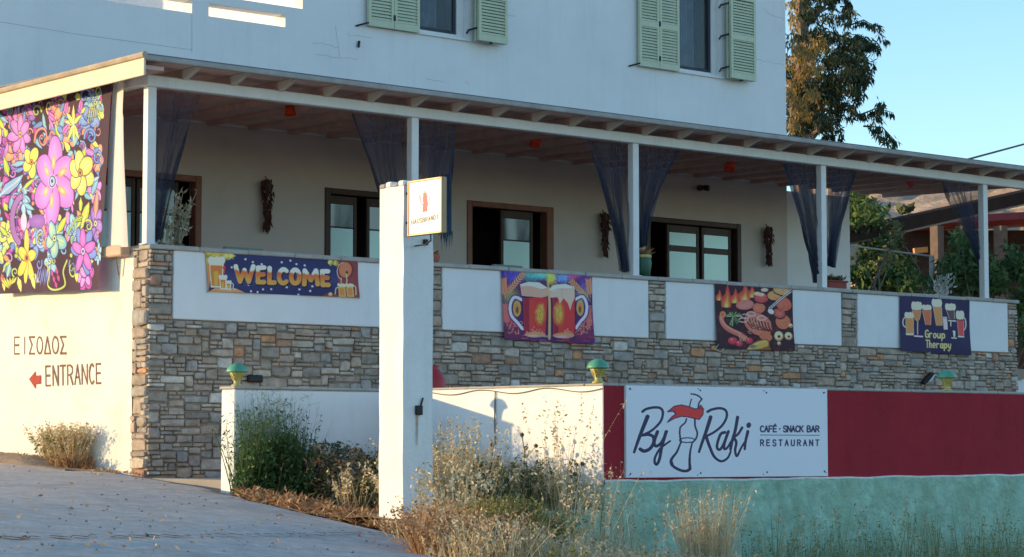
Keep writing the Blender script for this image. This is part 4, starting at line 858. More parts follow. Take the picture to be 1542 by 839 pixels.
mb = MB(); mb.box(HX1 - .25, HX1, HY + .28, 11, -.8, 8.2); mb.box(0, HX1, 11, 11.25, -.8, 8.2); mb.box(4.45, 4.65, HY + .28, 10.9, 4.3, 8.2); mb.box(4.65, HX1 - .26, HY + .3, 10.9, 8.0, 8.18)
mb.box(0.02, .22, HY + .3, 10.98, 1.2, 4.28); mb.build('outer_wall', WHITE, house)
mb = MB(); mb.box(0.24, HX1 - .26, HY + .30, 10.98, 4.1, 4.29); mb.box(.24, HX1 - .26, HY + .28, 10.98, .9, 1.03); mb.build('floor_slab', pmat('slab', (.5, .46, .4)), house)
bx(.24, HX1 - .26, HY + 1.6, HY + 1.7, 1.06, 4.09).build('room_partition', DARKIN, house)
# door joinery
def door(i, a, b):
    y = HY + .02; fw_ = .09
    fm = BROWNW if i in (0, 2) else DARKW
    mb = MB(); mb.bbox(a, a + fw_, y - .04, y + .1, 1.05, DT, .008); mb.bbox(b - (fw_ if i != 2 else .13), b, y - .04, y + .1, 1.05, DT, .008); mb.bbox(a + fw_, b - fw_, y - .035, y + .1, DT - .08, DT - .002, .008)
    f = mb.build('door_frame', fm, house)
    if i == 0: leaves = [(a + .1, a + .85), (a + .87, b - .30)]
    elif i == 1: leaves = [(a + .03, XH(541)), (XH(556), b - .1)]
    elif i == 2: leaves = [(XH(758), XH(806))]
    else: leaves = [(XH(1008), XH(1056)), (XH(1060), XH(1104))]
    for (l, r) in leaves:
        mb = MB(); st = .05; y2 = y + .03
        mb.bbox(l, l + st, y2, y2 + .045, 1.06, DT - .09, .005); mb.bbox(r - st, r, y2, y2 + .045, 1.06, DT - .09, .005)
        mb.bbox(l + st, r - st, y2, y2 + .045, 1.06, 1.18, .005); mb.bbox(l + st, r - st, y2, y2 + .045, DT - .2, DT - .09, .005)
        mz = 2.80 if i == 3 else 2.77; mb.bbox(l + st, r - st, y2, y2 + .045, mz, mz + (.09 if i == 3 else .02), .005)
        lf_ = mb.build('door_leaf', DARKW, house)
        bx(l + st, r - st, y2 + .012, y2 + .024, 1.18, mz).build('lower_pane', PANE, lf_)
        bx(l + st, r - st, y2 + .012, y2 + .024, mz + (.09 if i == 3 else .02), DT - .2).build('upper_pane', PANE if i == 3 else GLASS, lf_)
for i, (a, b) in enumerate(doors): door(i, a, b)
# upstairs windows: frame, two sashes of dark glass with net curtain, folded shutters
def leafs(parent, x0, x1, y, name, tilt=0.0, up=None):
    """louvred shutter leaf between x0 and x1 standing in front of the wall"""
    z0, z1 = wz - .03, wz + 1.28; w = x1 - x0; T = lambda x, yy, z: (x0 + (x - x0) * math.cos(tilt) + yy * math.sin(tilt), y + yy * math.cos(tilt) - (x - x0) * math.sin(tilt), z)
    def tb(mb, a, b, c, d, e, f): mb.hexa([T(a, c, e), T(b, c, e), T(b, d, e), T(a, d, e), T(a, c, f), T(b, c, f), T(b, d, f), T(a, d, f)])
    mb = MB(); s = .045
    tb(mb, x0, x0 + s, -.02, .02, z0, z1); tb(mb, x1 - s, x1, -.02, .02, z0, z1)
    for a, b in ((z0, z0 + .09), (z0 + .60, z0 + .68), (z1 - .09, z1)): tb(mb, x0 + s, x1 - s, -.019, .019, a, b)
    o = mb.build(name, SHUT, parent); mb = MB()
    for lo, hi in ((z0 + .09, z0 + .60), (z0 + .68, z1 - .09)):
        z = lo + .004
        while z < hi - .02:
            mb.hexa([T(x0 + s, -.017, z), T(x1 - s, -.017, z), T(x1 - s, .002, z + .036), T(x0 + s, .002, z + .036), T(x0 + s, -.011, z - .001), T(x1 - s, -.011, z - .001), T(x1 - s, .008, z + .035), T(x0 + s, .008, z + .035)]); z += .044
    stuff(mb.build('louvres', SHUT, o)); return o
def hook(parent, p, d):
    MB().tube([p, Vector(p) + Vector(d)], .012, 6).build('shutter_hook', IRON, parent)
for k, (a, b) in enumerate(win):
    l0 = XH(550, 29) if k == 0 else XH(958, 90); l1 = XH(627, 40) if k == 0 else XH(1018, 97); r0 = XH(706, 50) if k == 0 else XH(1086, 105); r1 = XH(753, 56) if k == 0 else XH(1127, 111)
    mb = MB(); y = HY + .06; mb.bbox(a, a + .05, y, y + .07, wz, wz + 1.25, .005); mb.bbox(b - .12, b, y, y + .07, wz, wz + 1.25, .005); mb.bbox(a + .05, b - .12, y, y + .07, wz, wz + .05, .005); mb.bbox(a + .05, b - .12, y, y + .07, wz + 1.2, wz + 1.25, .005)
    f = mb.build('window', METALW, house)
    mb = MB(); mb.bbox(a + .05, a + .09, y + .02, y + .06, wz + .05, wz + 1.2, .004); mb.bbox(b - .17, b - .12, y + .02, y + .06, wz + .05, wz + 1.2, .004); mb.bbox(a + .09, b - .17, y + .02, y + .06, wz + .05, wz + .10, .004); mb.build('sash', pmat('dark_blue_sash', (.03, .035, .05), .5), f)
    bx(a + .09, b - .17, y + .035, y + .045, wz + .10, wz + 1.2).build('pane', pmat('window_pane_clear', (.04, .05, .06), .05, .02, 1, spec=.8, alpha=.30), f)
    mb = MB(); n = 40
    for i in range(n):
        t0, t1 = i / n, (i + 1) / n; xa, xb = a + .1 + (b - a - .50) * t0, a + .1 + (b - a - .50) * t1; fy = lambda t: y + .12 + .035 * math.sin(t * 30) + .018 * math.sin(t * 71)
        mb.quad((xa, fy(t0), wz + .04), (xb, fy(t1), wz + .04), (xb, fy(t1), wz + 1.22), (xa, fy(t0), wz + 1.22))
    mb.build('net_curtain', CURT, f, smooth=True)
    bx(a - .06, b + .06, HY - .035, HY + .05, wz - .035, wz - .002).build('sill', WHITE2, f)
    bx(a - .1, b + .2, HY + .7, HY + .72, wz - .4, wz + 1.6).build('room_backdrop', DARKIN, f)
    lm = (l0 + l1) / 2
    for (p, q, m_, tt) in ((l0, lm - .004, 0, .0), (lm + .004, l1, 1, .0)):
        o = leafs(house, p, q, HY - .06, 'shutter', tt)
        for hz in (.08, .6): MB().box(q - .014 if m_ == 0 else p, q + .003 if m_ == 0 else p + .014, HY - .086, HY - .081, wz + hz, wz + hz + .075).build('hinge', IRON, o)
    o = leafs(house, r0 + .03, r1, HY - .17, 'shutter', -.04); o2 = leafs(house, r0 + .03, r1, HY - .105, 'shutter', -.02)
    for z in (wz + .12, wz + .62, wz + 1.1): MB().tube([(r0 - .05, HY - .01, z - .05), (r0 - .03, HY - .03, z), (r0 + .05, HY - .15, z + .03)], .014, 6).build('hinge', IRON, o)
    hook(house, (l0 - .16, HY - .01, wz - .05), (.14, -.10, .05)); hook(house, ((r0 + r1) / 2 - .04, HY - .2, wz - .055), (.12, .18, .03))
# hairline plaster cracks and a joint on the upper wall
mb = MB()
def crack(pts, w=.004):
    for k in range(len(pts) - 1):
        a = atY(*pts[k], HY - .0055); b = atY(*pts[k + 1], HY - .0055); d = (b - a).normalized(); n = Vector((-d.z, 0, d.x)) * w; mb.quad(a - n, b - n, b + n, a + n)
def jag(x0, y0, x1, y1, n, j): return [(x0 + (x1 - x0) * i / n, y0 + (y1 - y0) * i / n + R.uniform(-j, j)) for i in range(n + 1)]
crack([(0, 33), (120, 52), (289, 75)], .003); crack([(289, 21), (289, 80)], .003)
for p in ((470, 65, 510, 70, 8, 2.5), (476, 82, 540, 90, 12, 1.6), (505, 40, 512, 88, 8, 1.5), (522, 52, 560, 58, 7, 1.5), (765, 22, 776, 25, 3, 1), (1130, 88, 1180, 98, 10, 1.5), (1150, 15, 1180, 30, 6, 2), (640, 118, 668, 124, 6, 1.5), (700, 122, 706, 126, 2, 1)): crack(jag(*p), .0028)
stuff(mb.build('plaster_crack', pmat('crack_grey', (.50, .49, .48), .95), house))  # thin grey strips draw the cracks and the joint
MB().tube([atY(541, 62, HY - .02), atY(540, 71, HY - .03)], .018, 6).build('wall_bolt', IRON, house)
# white return wall at the terrace's open end
rw = MB(); aX, bX = HX1 - .02, XH(1283, 300) + .05
sheet([], aX + .01, bX, .6, CE - .06, HY + .10, HY + .3, rw); o = rw.build('end_wall', WHITE2, origin=(14, 3.5, .6)); tag(o, 'plain white wall closing the far end of the terrace behind blue curtains', 'wall')

# ------------------------------------------------------------------ terrace roof
rf = thing('terrace_roof', 'white timber and steel terrace roof with rafters running the length of the terrace', 'roof', (7, 1.5, 3.7))
OX, OY = -.31, -.40; RX1 = 15.75
BZ0, BZ1 = 3.72, 3.84
for i, p in enumerate(PX):
    w = .052
    mb = MB(); mb.bbox(p - w + .03, p + w + .03, .015, .115, TOP, BZ0, .006); o = mb.build('post', METALW, rf)
    mb = MB(); mb.bbox(p - .05, p + .11, -.0, .13, TOP, TOP + .012, .003); mb.build('base_plate', METALW, o)
mb = MB(); mb.bbox(-.05, RX1, -.01, .10, BZ0, BZ1, .008); mb.build('front_beam', METALW, rf)
mb = MB(); mb.bbox(-.05, .06, .104, HY - .02, BZ0 + .02, BZ1, .008); mb.build('side_beam', METALW, rf); 
n = 27
for i in range(n):
    x = OX + .10 + (RX1 - OX - .14) * i / (n - 1); mb = MB()
    z = lambda y: BZ1 + .003 + .04 * max(0, y) / HY
    y0, y1 = OY + .035, HY - .02
    a_ = -.012
    mb.hexa([(x - .032, a_, BZ1 + .003), (x + .032, a_, BZ1 + .003), (x + .032, y1, z(y1) + .045), (x - .032, y1, z(y1) + .045), (x - .032, a_, BZ1 + .095), (x + .032, a_, BZ1 + .095), (x + .032, y1, z(y1) + .093), (x - .032, y1, z(y1) + .093)])
    o = mb.build('rafter', ROOFW, rf); mb = MB()
    mb.hexa([(x - .026, a_ - .03, BZ1 - .012), (x + .026, a_ - .03, BZ1 - .012), (x + .026, a_ - .002, BZ1 - .012), (x - .026, a_ - .002, BZ1 - .012), (x - .026, y0, BZ1 + .094), (x + .026, y0, BZ1 + .094), (x + .026, a_ - .002, BZ1 + .094), (x - .026, a_ - .002, BZ1 + .094)])
    mb.build('rafter_tail', TAILW, o)
n = 30
for i in range(n):                            # ceiling boards run along the terrace, over the rafters
    a = OY + .01 + (HY - OY - .03) * i / n; b = OY + .01 + (HY - OY - .03) * (i + 1) / n - .006; zz = lambda y: BZ1 + .098 + .04 * max(0, y) / HY
    mb = MB(); mb.hexa([(OX + .01, a, zz(a)), (RX1 - .01, a, zz(a)), (RX1 - .01, b, zz(b)), (OX + .01, b, zz(b)), (OX + .01, a, zz(a) + .016), (RX1 - .01, a, zz(a) + .016), (RX1 - .01, b, zz(b) + .016), (OX + .01, b, zz(b) + .016)])
    mb.build('ceiling_board', BOARDS, rf)
ZT = 3.965
mb = MB(); mb.hexa([(OX, OY, ZT), (RX1, OY, ZT), (RX1, HY - .01, ZT + .06), (OX, HY - .01, ZT + .06), (OX, OY, ZT + .02), (RX1, OY, ZT + .02), (RX1, HY - .01, ZT + .08), (OX, HY - .01, ZT + .08)]); mb.build('roof_sheet', LIPD, rf)
mb = MB(); mb.bbox(OX - .02, RX1, OY - .03, OY + .03, ZT - .055, ZT + .003, .01); mb.build('front_edge', pmat('front_edge_paint', (.36, .33, .30), .6, .2, 5, stain=.3), rf)
mb = MB(); mb.bbox(OX - .025, OX, OY - .02, HY - .02, BZ1 - .09, ZT - .03, .006); mb.build('side_fascia', FASCIA, rf)
mb = MB(); mb.tube([(OX - .02, OY - .03, ZT + .0), (OX - .02, HY, ZT + .005)], .035, 8); mb.build('side_lip', LIP, rf)
mb = MB(); mb.box(OX + .01, -.06, OY + .04, HY - .03, BZ1 - .012, BZ1 + .03); mb.build('soffit', ROOFW, rf)

# ------------------------------------------------------------------ curtains
def curtain(label, postpx, freepx, tpx, bot, ytop, ybot, Y=.14, group='navy sheer curtains tied to the terrace posts', power=1.3, cat='curtain'):
    """gathered sheer: post edge postpx, free edge freepx at the top, bot at the bottom (photo columns on the Y plane)"""
    xp = atY(postpx, (ytop + ybot) / 2, Y).x; xf = atY(freepx, ytop, Y).x; xb = atY(bot, ybot, Y).x; zt = BZ0 - .01; zb = atY(bot, ybot, Y).z
    mb = MB(); NU, NV_ = 40, 46; L = abs(xf - xp)
    for j in range(NV_ + 1):
        v = j / NV_; wv = (1 - v) ** power; xe = xb + (xf - xb) * wv; amp = .03 + .04 * v
        for i in range(NU + 1):
            u = i / NU; x = xp + (xe - xp) * (u ** (1 - .25 * v)); ph = (6.2 * u + 1.1 * noise.noise(Vector((u * 3.1, v * .8, postpx * .37)))) * 2 * math.pi
            mb.v.append((x, Y + amp * math.sin(ph + 1.5 * math.sin(v * 2.2) + postpx) + .012 * math.sin(ph * 2.3 + 4 * v) , zt + (zb - zt) * v + .02 * math.sin(ph) * v))
    for j in range(NV_):
        for i in range(NU):
            a = j * (NU + 1) + i; mb.f.append((a, a + 1, a + NU + 2, a + NU + 1)); mb.m.append(1 if i >= NU - 2 else 0)
    o = mb.build('curtain', [SHEER, SHEER2], smooth=True, origin=((xp + xf) / 2, Y, zb)); tag(o, label, cat, group); return o
curtain('navy sheer curtain hanging beside the corner post above the stone pier', 229, 304, 0, 240, 126, 362)
curtain('navy sheer curtain swept to the second post behind the sign column', 609, 530, 0, 598, 165, 372, power=1.1)
curtain('short navy curtain hanging right behind the square coffee sign', 630, 688, 0, 666, 180, 352, power=.5)
curtain('navy sheer curtain tied left of the third post, beside the green pot', 946, 884, 0, 938, 207, 408)
curtain('navy sheer curtain gathered right of the third post, over the green pot', 963, 1022, 0, 968, 215, 372)
curtain('navy sheer curtain tied left of the fourth post, before the white end wall', 1234, 1180, 0, 1229, 243, 424)
curtain('navy sheer curtain right of the fourth post, above the red planter', 1249, 1288, 0, 1253, 248, 402)
curtain('thin navy sheer curtain tied left of the last post, against the garden', 1482, 1416, 0, 1478, 272, 404, power=1.0)
# fringed blue cloth
cl = thing('fringed_cloth', 'dark blue fringed cloth hanging below the curtain behind the coffee sign', 'cloth', atY(672, 350, .16))
mb = MB(); x0, x1 = atY(664, 300, .16).x, atY(681, 300, .16).x; zt, zb = atY(672, 262, .16).z, atY(672, 350, .16).z
for i in range(14):
    t0, t1 = i / 14, (i + 1) / 14; f = lambda t: .16 + .015 * math.sin(t * 20)
    mb.quad((x0 + (x1 - x0) * t0, f(t0), zb), (x0 + (x1 - x0) * t1, f(t1), zb), (x0 + (x1 - x0) * t1, f(t1), zt), (x0 + (x1 - x0) * t0, f(t0), zt))
mb.build('cloth_panel', pmat('dusky_blue_cloth', (.06, .10, .17), .9, .2, 10), cl)
mb = MB()
for i in range(34): t = i / 33; mb.blade((x0 + (x1 - x0) * t, .16, zb + .02), (x0 + (x1 - x0) * t + R.uniform(-.02, .02), .16 + R.uniform(-.02, .02), zb - R.uniform(.08, .24)), .006, 0, 2)
stuff(mb.build('fringe', pmat('teal_fringe', (.03, .09, .12), .9), cl))
# white strip between hanging and post, and its peach hem block
ws = thing('white_blind', 'narrow white fabric strip lit by the sun between the flower hanging and the corner post', 'blind', (-.06, .6, 2.0))
mb = MB(); NV_ = 30
for j in range(NV_ + 1):
    v = j / NV_; py = 118 + (372 - 118) * v
    for i in range(9):
        u = i / 8; pxa = 187 - 4 * math.sin(v * 3.0) * (1 - v) - 4 * v * (1 - v); pxb = 158 + 14 * (1 - v) ** 2 + 3 * v; px = pxb + (pxa - pxb) * u + (6 * v * u if v > .2 else 0)
        p = atX(px if v < 1 else px, py, -.10 + .02 * math.sin(u * 5 + v)); mb.v.append(tuple(p))
for j in range(NV_):
    for i in range(8): a = j * 9 + i; mb.f.append((a, a + 1, a + 10, a + 9)); mb.m.append(0)
mb.build('fabric', pmat('white_fabric', (.78, .74, .68), .9, .05, 6, transl=.2), ws, smooth=True)
a = atX(158, 385, -.06); b = atX(190, 382, -.06); mb = MB(); mb.bbox(-.12, .0, b.y, a.y, TOP - .10, TOP + .02, .015); mb.build('hem_bar', pmat('peach_hem', (.62, .42, .30), .8, .15, 8), ws)
MB().tube([(-.07, b.y + .2, TOP - .09), (-.03, b.y + .2, TOP - .3)], .008, 6).build('tie_cord', CORD, ws)

# ------------------------------------------------------------------ printed hangings and boards
def front_banner(name, label, art, quad, Y, nu, nv, mat, wave=.006, th=None):
    tl, tr, br, bl = [atY(*q, Y) for q in quad]
    def P(U, V):
        a = np.array(tl); b = np.array(tr); c = np.array(br); d = np.array(bl)
        q = a * ((1 - U) * (1 - V))[..., None] + b * (U * (1 - V))[..., None] + c * (U * V)[..., None] + d * ((1 - U) * V)[..., None]
        y = Y - .003 - wave * (1 + np.sin(U * 17 + 3 * V) * .6 + np.sin(U * 7 - V * 5)) * (.3 + .7 * V)
        return q[..., 0], y, q[..., 2]
    root = thing(name, label, 'banner', tuple((tl + br) / 2))
    printed('printed_cloth', art, P, nu, nv, mat, root)
    for q in (tl, tr, br, bl): MB().lathe((q.x, Y - .004, q.z), [(.012, 0), (.012, .006), (.006, .008)], 8, ax=(0, -1, 0)).build('eyelet', pmat('brass_eyelet', (.5, .4, .2), .3, metal=.8), root)
    return root
CLOTH = print_mat('printed_cloth', .7)
front_banner('welcome_banner', 'long navy WELCOME banner with beer glasses on the first white panel', art_welcome(), ((309, 379.5), (538.5, 394), (540, 448.5), (313, 439)), -.03, 420, 120, CLOTH, .009)
front_banner('beer_banner', 'square banner painted with two clinking amber beer mugs', art_mugs(), ((754.5, 403.5), (891, 413), (893.5, 518), (757.5, 511)), -.035, 230, 190, CLOTH, .011)
front_banner('grill_banner', 'dark banner printed with grilled meat, flames and vegetables', art_meat(), ((1076, 426), (1193, 432), (1195, 529), (1078, 525)), -.035, 220, 190, CLOTH, .011)
front_banner('beer_glasses_banner', 'navy Group Therapy banner with a row of beer glasses on the last panel', art_group(), ((1354.5, 443.5), (1459.5, 449), (1460.5, 535.5), (1354.5, 528)), -.035, 230, 200, CLOTH, .011)
# tie strings at the grill banner's lower left corner
o = MB().tube([atY(1082, 519, -.06), atY(1076, 526, -.05), atY(1085, 530, -.05), atY(1090, 525, -.06)], .006, 5).build('tie_string', pmat('white_string', (.6, .6, .58), .8), origin=atY(1082, 525, -.05)); tag(o, 'loose white string dangling at the lower left corner of the grill banner', 'string')
# the flower hanging on the sunny side
def side_P(U, V):
    tl, tr, br, bl = [np.array(atX(*q, -.10)) for q in ((-2, 159.8), (172.5, 117), (157, 435.6), (-2, 443.6))]
    q = tl * ((1 - U) * (1 - V))[..., None] + tr * (U * (1 - V))[..., None] + br * (U * V)[..., None] + bl * ((1 - U) * V)[..., None]
    x = -.13 - .025 * np.sin(U * 11 + V * 2) * (.4 + .6 * V) - .012 * np.sin(U * 27 - 2 * V) - .03 * V
    return x, q[..., 1], q[..., 2]
hg = thing('flower_hanging', 'large dark hanging covered with bright pink, yellow and blue flowers', 'wall hanging', tuple(atX(80, 440, -.1)))
printed('printed_cloth', art_flowers(), side_P, 380, 470, print_mat('printed_hanging', .75, .15), hg)

# ------------------------------------------------------------------ things on the terrace
def braid(px, y0, y1, w, label):
    p0 = atY(px, y0, HY - .05); p1 = atY(px, y1, HY - .05); t = thing('pepper_string', label, 'pepper string', tuple(p1), group='dried pepper strings on the terrace wall')
    MB().tube([p0 + Vector((0, .02, .04)), p0, p1], .01, 6).build('cord', CORD, t)
    mb = MB(); W = w * (p0 - EYE).dot(FV) / FPX; L = p0.z - p1.z
    for i in range(170):
        v = R.random(); wv = W * (.5 + .5 * math.sin(min(1, v * 1.3 + .25) * math.pi)) * .55; c = Vector((p0.x + R.uniform(-wv, wv), p0.y - R.uniform(0, .06), p0.z - v * L)); d = Vector((R.uniform(-.5, .5), R.uniform(-.4, .1), -1)).normalized(); l = R.uniform(.05, .085)
        mb.tube([c, c + d * l * .5, c + d * l], [.013, .011, .003], 5)
    stuff(mb.build('peppers', PEPPER, t))
    mb = MB(); mb.lathe(p0 + Vector((0, -.02, -.02)), [(.02, 0), (.05, -.03), (.055, -.08), (.03, -.12)], 10); mb.build('wreath_top', pmat('straw_dark', (.10, .06, .04), .9), t)
braid(401, 270, 345, 17, 'string of dark dried peppers hanging left of the second doorway')
braid(909, 320, 384, 15, 'string of dark dried peppers half behind the curtain near the third post')
braid(1155, 341, 397, 15, 'string of dark dried peppers right of the wide glazed door')
LG = 'red lamps under the terrace ceiling'
def pend(px, py, tilt, label, h=.17, r=.075, m=None):
    c = atY(px, py, 1.5); t = thing('ceiling_lamp', label, 'lamp', tuple(c), group=LG); ax = Vector((tilt, -.1, -1)).normalized()
    top = Vector((c.x - ax.x * .12, c.y, BZ1 + .05)); MB().tube([top, c - ax * .09], .012, 6).build('stem', IRON, t)
    MB().lathe(c - ax * h * .5, [(.02, -.02), (r * .72, 0), (r * .95, h * .4), (r, h), (r * .9, h - .004), (r * .5, h * .3)], 18, ax=ax).build('lamp_shade', m or LAMPR, t, smooth=True)
    MB().lathe(c - ax * (h * .5 + .02), [(r * .78, -.02), (r * .78, .025)], 14, ax=ax).build('cap', IRON, t)
pend(437, 167, 0, 'orange-red pot shaped lamp under the roof of the first bay', .11, .07, pmat('orange_lamp', (.9, .10, .02), .4, .05, 5, transl=.4))
pend(807, 211, -.45, 'tilted red tube lamp under the roof between second and third posts')
pend(1100, 248, -.5, 'tilted red tube lamp above the wide glazed door')
pend(1369, 274, .9, 'small pinkish red tilted lamp in the last bay against the hill', .14, .06, pmat('pink_red_lamp', (.75, .10, .10), .4, .05, 5))
tw_l = thing('wall_spotlight', 'small dark twin spotlight high on the terrace wall above the glazed door', 'spotlight', tuple(atY(1058, 283, HY - .05)))
for d in (-5, 5): MB().lathe(atY(1058 + d, 283, HY - .08), [(.03, -.05), (.045, 0), (.045, .05)], 10, ax=(d * .1, -1, -.2)).build('spot_head', IRON, tw_l)
MB().box(atY(1054, 283, HY).x, atY(1063, 283, HY).x, HY - .05, HY - .004, atY(1058, 286, HY).z, atY(1058, 280, HY).z).build('spot_base', IRON, tw_l)
# pots on the coping
def pot(c, r, h, mats, label, prof=None, name='plant_pot'):
    t = thing(name, label, 'plant pot', tuple(c)); MB().lathe(c, [(r * a, h * b) for a, b in (prof or ((.62, 0), (.85, .25), (1.0, .6), (.92, .85), (.8, .93), (.95, 1.0), (.85, 1.0), (.8, .9)))], 22).build('pot', mats, t, smooth=True); return t
c = atY(969, 414, .09); c.z = TOP + .005
t = pot(c, .105, .27, pmat('green_glaze', (.015, .09, .05), .5, .1, 8, spec=.6), 'green glazed pot with a gold band and dry leaves beside the third post')
MB().lathe(c + Vector((0, 0, .24)), [(.100, 0), (.104, .02), (.098, .035)], 22).build('gold_band', pmat('gold_band', (.6, .5, .2), .35, metal=.5), t)
mb = MB()
for i in range(60): a = R.uniform(0, 6.28); mb.leaf(c + Vector((0, 0, .27)), (math.cos(a), math.sin(a), R.uniform(.1, 1.1)), R.uniform(.10, .2), R.uniform(.012, .025))
stuff(mb.build('leaves', DRYB, t))
c = atY(1256, 434, .09); c.z = TOP + .005
t = thing('planter_box', 'dark red planter trough with small succulents right of the fourth post', 'planter', tuple(c)); mb = MB(); mb.bbox(c.x - .19, c.x + .19, c.y - .07, c.y + .07, TOP + .004, TOP + .11, .012); mb.bbox(c.x - .205, c.x + .205, c.y - .085, c.y + .085, TOP + .095, TOP + .12, .008); mb.build('trough', pmat('dark_red_clay', (.26, .05, .035), .7, .1, 8), t)
mb = MB()
for i in range(150): a = R.uniform(0, 6.28); q = Vector((c.x + R.uniform(-.16, .16), c.y + R.uniform(-.05, .05), TOP + .12)); mb.leaf(q, (math.cos(a), math.sin(a), R.uniform(.3, 2)), R.uniform(.05, .12), R.uniform(.008, .016))
stuff(mb.build('leaves', OLIVEL, t))
c = atY(653, 390, .08); c.z = TOP + .004
t = pot(c, .075, .11, pmat('terracotta', (.36, .12, .08), .8, .1, 8), 'little terracotta pot beside the stone pier under the coffee sign')
mb = MB()
for i in range(24): a = R.uniform(0, 6.28); mb.leaf(c + Vector((0, 0, .1)), (math.cos(a), math.sin(a), R.uniform(.1, 1.1)), R.uniform(.04, .09), R.uniform(.01, .02))
stuff(mb.build('leaves', OLIVEL, t))
# dried bush behind the corner parapet
c = atY(248, 366, .55); c.z = 1.06
t = thing('dried_plant', 'pale dried plant with twisted stems behind the corner of the parapet', 'plant', tuple(c)); MB().lathe(c, [(.10, 0), (.14, .25), (.15, .28), (.12, .28), (.11, .2)], 16).build('pot', pmat('terracotta', (.36, .12, .08)), t)
mb = MB(); lv = MB()
for i in range(34):
    a = R.uniform(0, 6.28); tgt = atY(R.uniform(228, 292), R.uniform(283, 345), .55 + R.uniform(-.15, .15)); p = c + Vector((0, 0, .26)); pts = [p]
    for k in range(1, 7): q = p.lerp(tgt, k / 6) + Vector((R.uniform(-.03, .03), R.uniform(-.03, .03), .10 * math.sin(k / 6 * 3.1))); pts.append(q)
    mb.tube(pts, [.009, .008, .007, .006, .005, .004, .003], 5)
    for q in pts[3:]:
        for _ in range(5): lv.leaf(q, (R.uniform(-1, 1), R.uniform(-1, 1), R.uniform(-.4, 1)), R.uniform(.04, .09), R.uniform(.007, .014))
stuff(mb.build('stems', pmat('grey_straw_stem', (.42, .36, .26), .9, .2, 10), t)); stuff(lv.build('dry_leaves', pmat('pale_dry_leaf', (.42, .37, .24), .9, .3, 10), t))
# chairs whose backs just clear the parapet
def chair(px, label, w=.5):
    x = atY(px, 372, .9).x; t = thing('terrace_chair', label, 'chair', (x, .9, 1.05), group='terrace chairs behind the parapet'); m = pmat('grey_green_chair', (.22, .25, .20), .7)
    for sx in (-1, 1):
        for sy in (0, .42): MB().box(x + sx * w / 2 - .02, x + sx * w / 2 + .02, .68 + sy, .72 + sy, 1.05, 1.5 if sy else 2.10).build('leg', m, t)
    MB().box(x - w / 2, x + w / 2, .7, 1.14, 1.49, 1.53).build('seat', m, t)
    mb = MB(); mb.bbox(x - w / 2 - .02, x + w / 2 + .02, .665, .735, 1.85, 2.145, .02); mb.build('backrest', m, t)
chair(352, 'grey-green chair showing only its back above the welcome panel'); chair(748, 'grey-green chair showing only its back above the beer mug banner', .46)
# ------------------------------------------------------------------ low walls, lamps, sign board
LX0, LX1, LY = -.505, 1.485, -2.45; WT = .505
lw = thing('low_wall', 'short white garden wall with a mushroom lamp on its sunlit end', 'garden wall', (.4, LY, -.5))
mb = MB(); mb.bbox(LX0, LX1 - .02, LY, LY + .24, -1.0, WT - .03, .012); mb.build('rendered_wall', WHITE2, lw)
mb = MB(); mb.bbox(LX0 - .015, LX1 + .2, LY - .015, LY + .255, WT - .028, WT, .008); mb.build('coping', COPE, lw)
fwl = thing('front_wall', 'crimson and sea-green front wall with a sunlit white return side', 'garden wall', (8, -5.43, -1.5))
RY = -5.43; TT = -.383; X1 = 30
mb = MB(); mb.bbox(LX1, LX1 + .22, RY + .003, LY + .2, -1.6, WT - .018, .006); mb.build('return_wall', WHITE2, fwl)
mb = MB(); mb.bbox(LX1 + .010, X1, RY - .004, RY + .225, TT - .1, WT - .021, .004); mb.build('red_band', REDP, fwl)
mb = MB(); n = 190
for i in range(n):                           # hand trowelled ragged top edge of the green base, standing proud
    a, b = LX1 - .03 + (X1 - LX1) * i / n, LX1 - .03 + (X1 - LX1) * (i + 1) / n
    zf = lambda x: TT + .018 * noise.noise(Vector((x * 2.1, 0, 0))) + .010 * noise.noise(Vector((x * 9, 4, 0)))
    yf = lambda x, z: RY - .05 + .018 * noise.noise(Vector((x * 1.4, z * 1.6, 2)))
    zs_ = [-2.6, -1.6, -1.2, -.95, -.75, -.55]
    prev = None
    for k, z in enumerate(zs_ + ['t']):
        za, zb_ = (zf(a), zf(b)) if z == 't' else (z, z); cur = ((a, yf(a, za), za), (b, yf(b, zb_), zb_))
        if prev: mb.quad(prev[0], prev[1], cur[1], cur[0])
        prev = cur
    up = lambda q: (q[0], q[1] + .006, q[2] + .016 + .004 * noise.noise(Vector((q[0] * 14, 0, 0))))
    mb.quad(prev[0], prev[1], up(prev[1]), up(prev[0]), 1); prev = (up(prev[0]), up(prev[1]))
    mb.quad(prev[0], prev[1], (b, RY + .01, zf(b) + .016), (a, RY + .01, zf(a) + .016), 1)
mb.box(LX1 - .03, LX1 - .028, RY - .05, RY + .3, -2.6, TT - .02)
mb.build('green_base', [TEALP, CEMENT], fwl, smooth=False)
mb = MB()
for i in range(60):
    a, b = LX1 - .012 + (X1 - LX1) * i / 60, LX1 - .012 + (X1 - LX1) * (i + 1) / 60; q = R.uniform(-.006, .006); mb.bbox(a, b - .001, RY - .012 + q, RY + .24, WT - .022, WT + .003 + q * .6, .008)
mb.bbox(LX1 - .014, LX1 + .235, RY + .245, LY + .22, WT - .020, WT + .002, .008)
mb.build('coping', COPE, fwl)
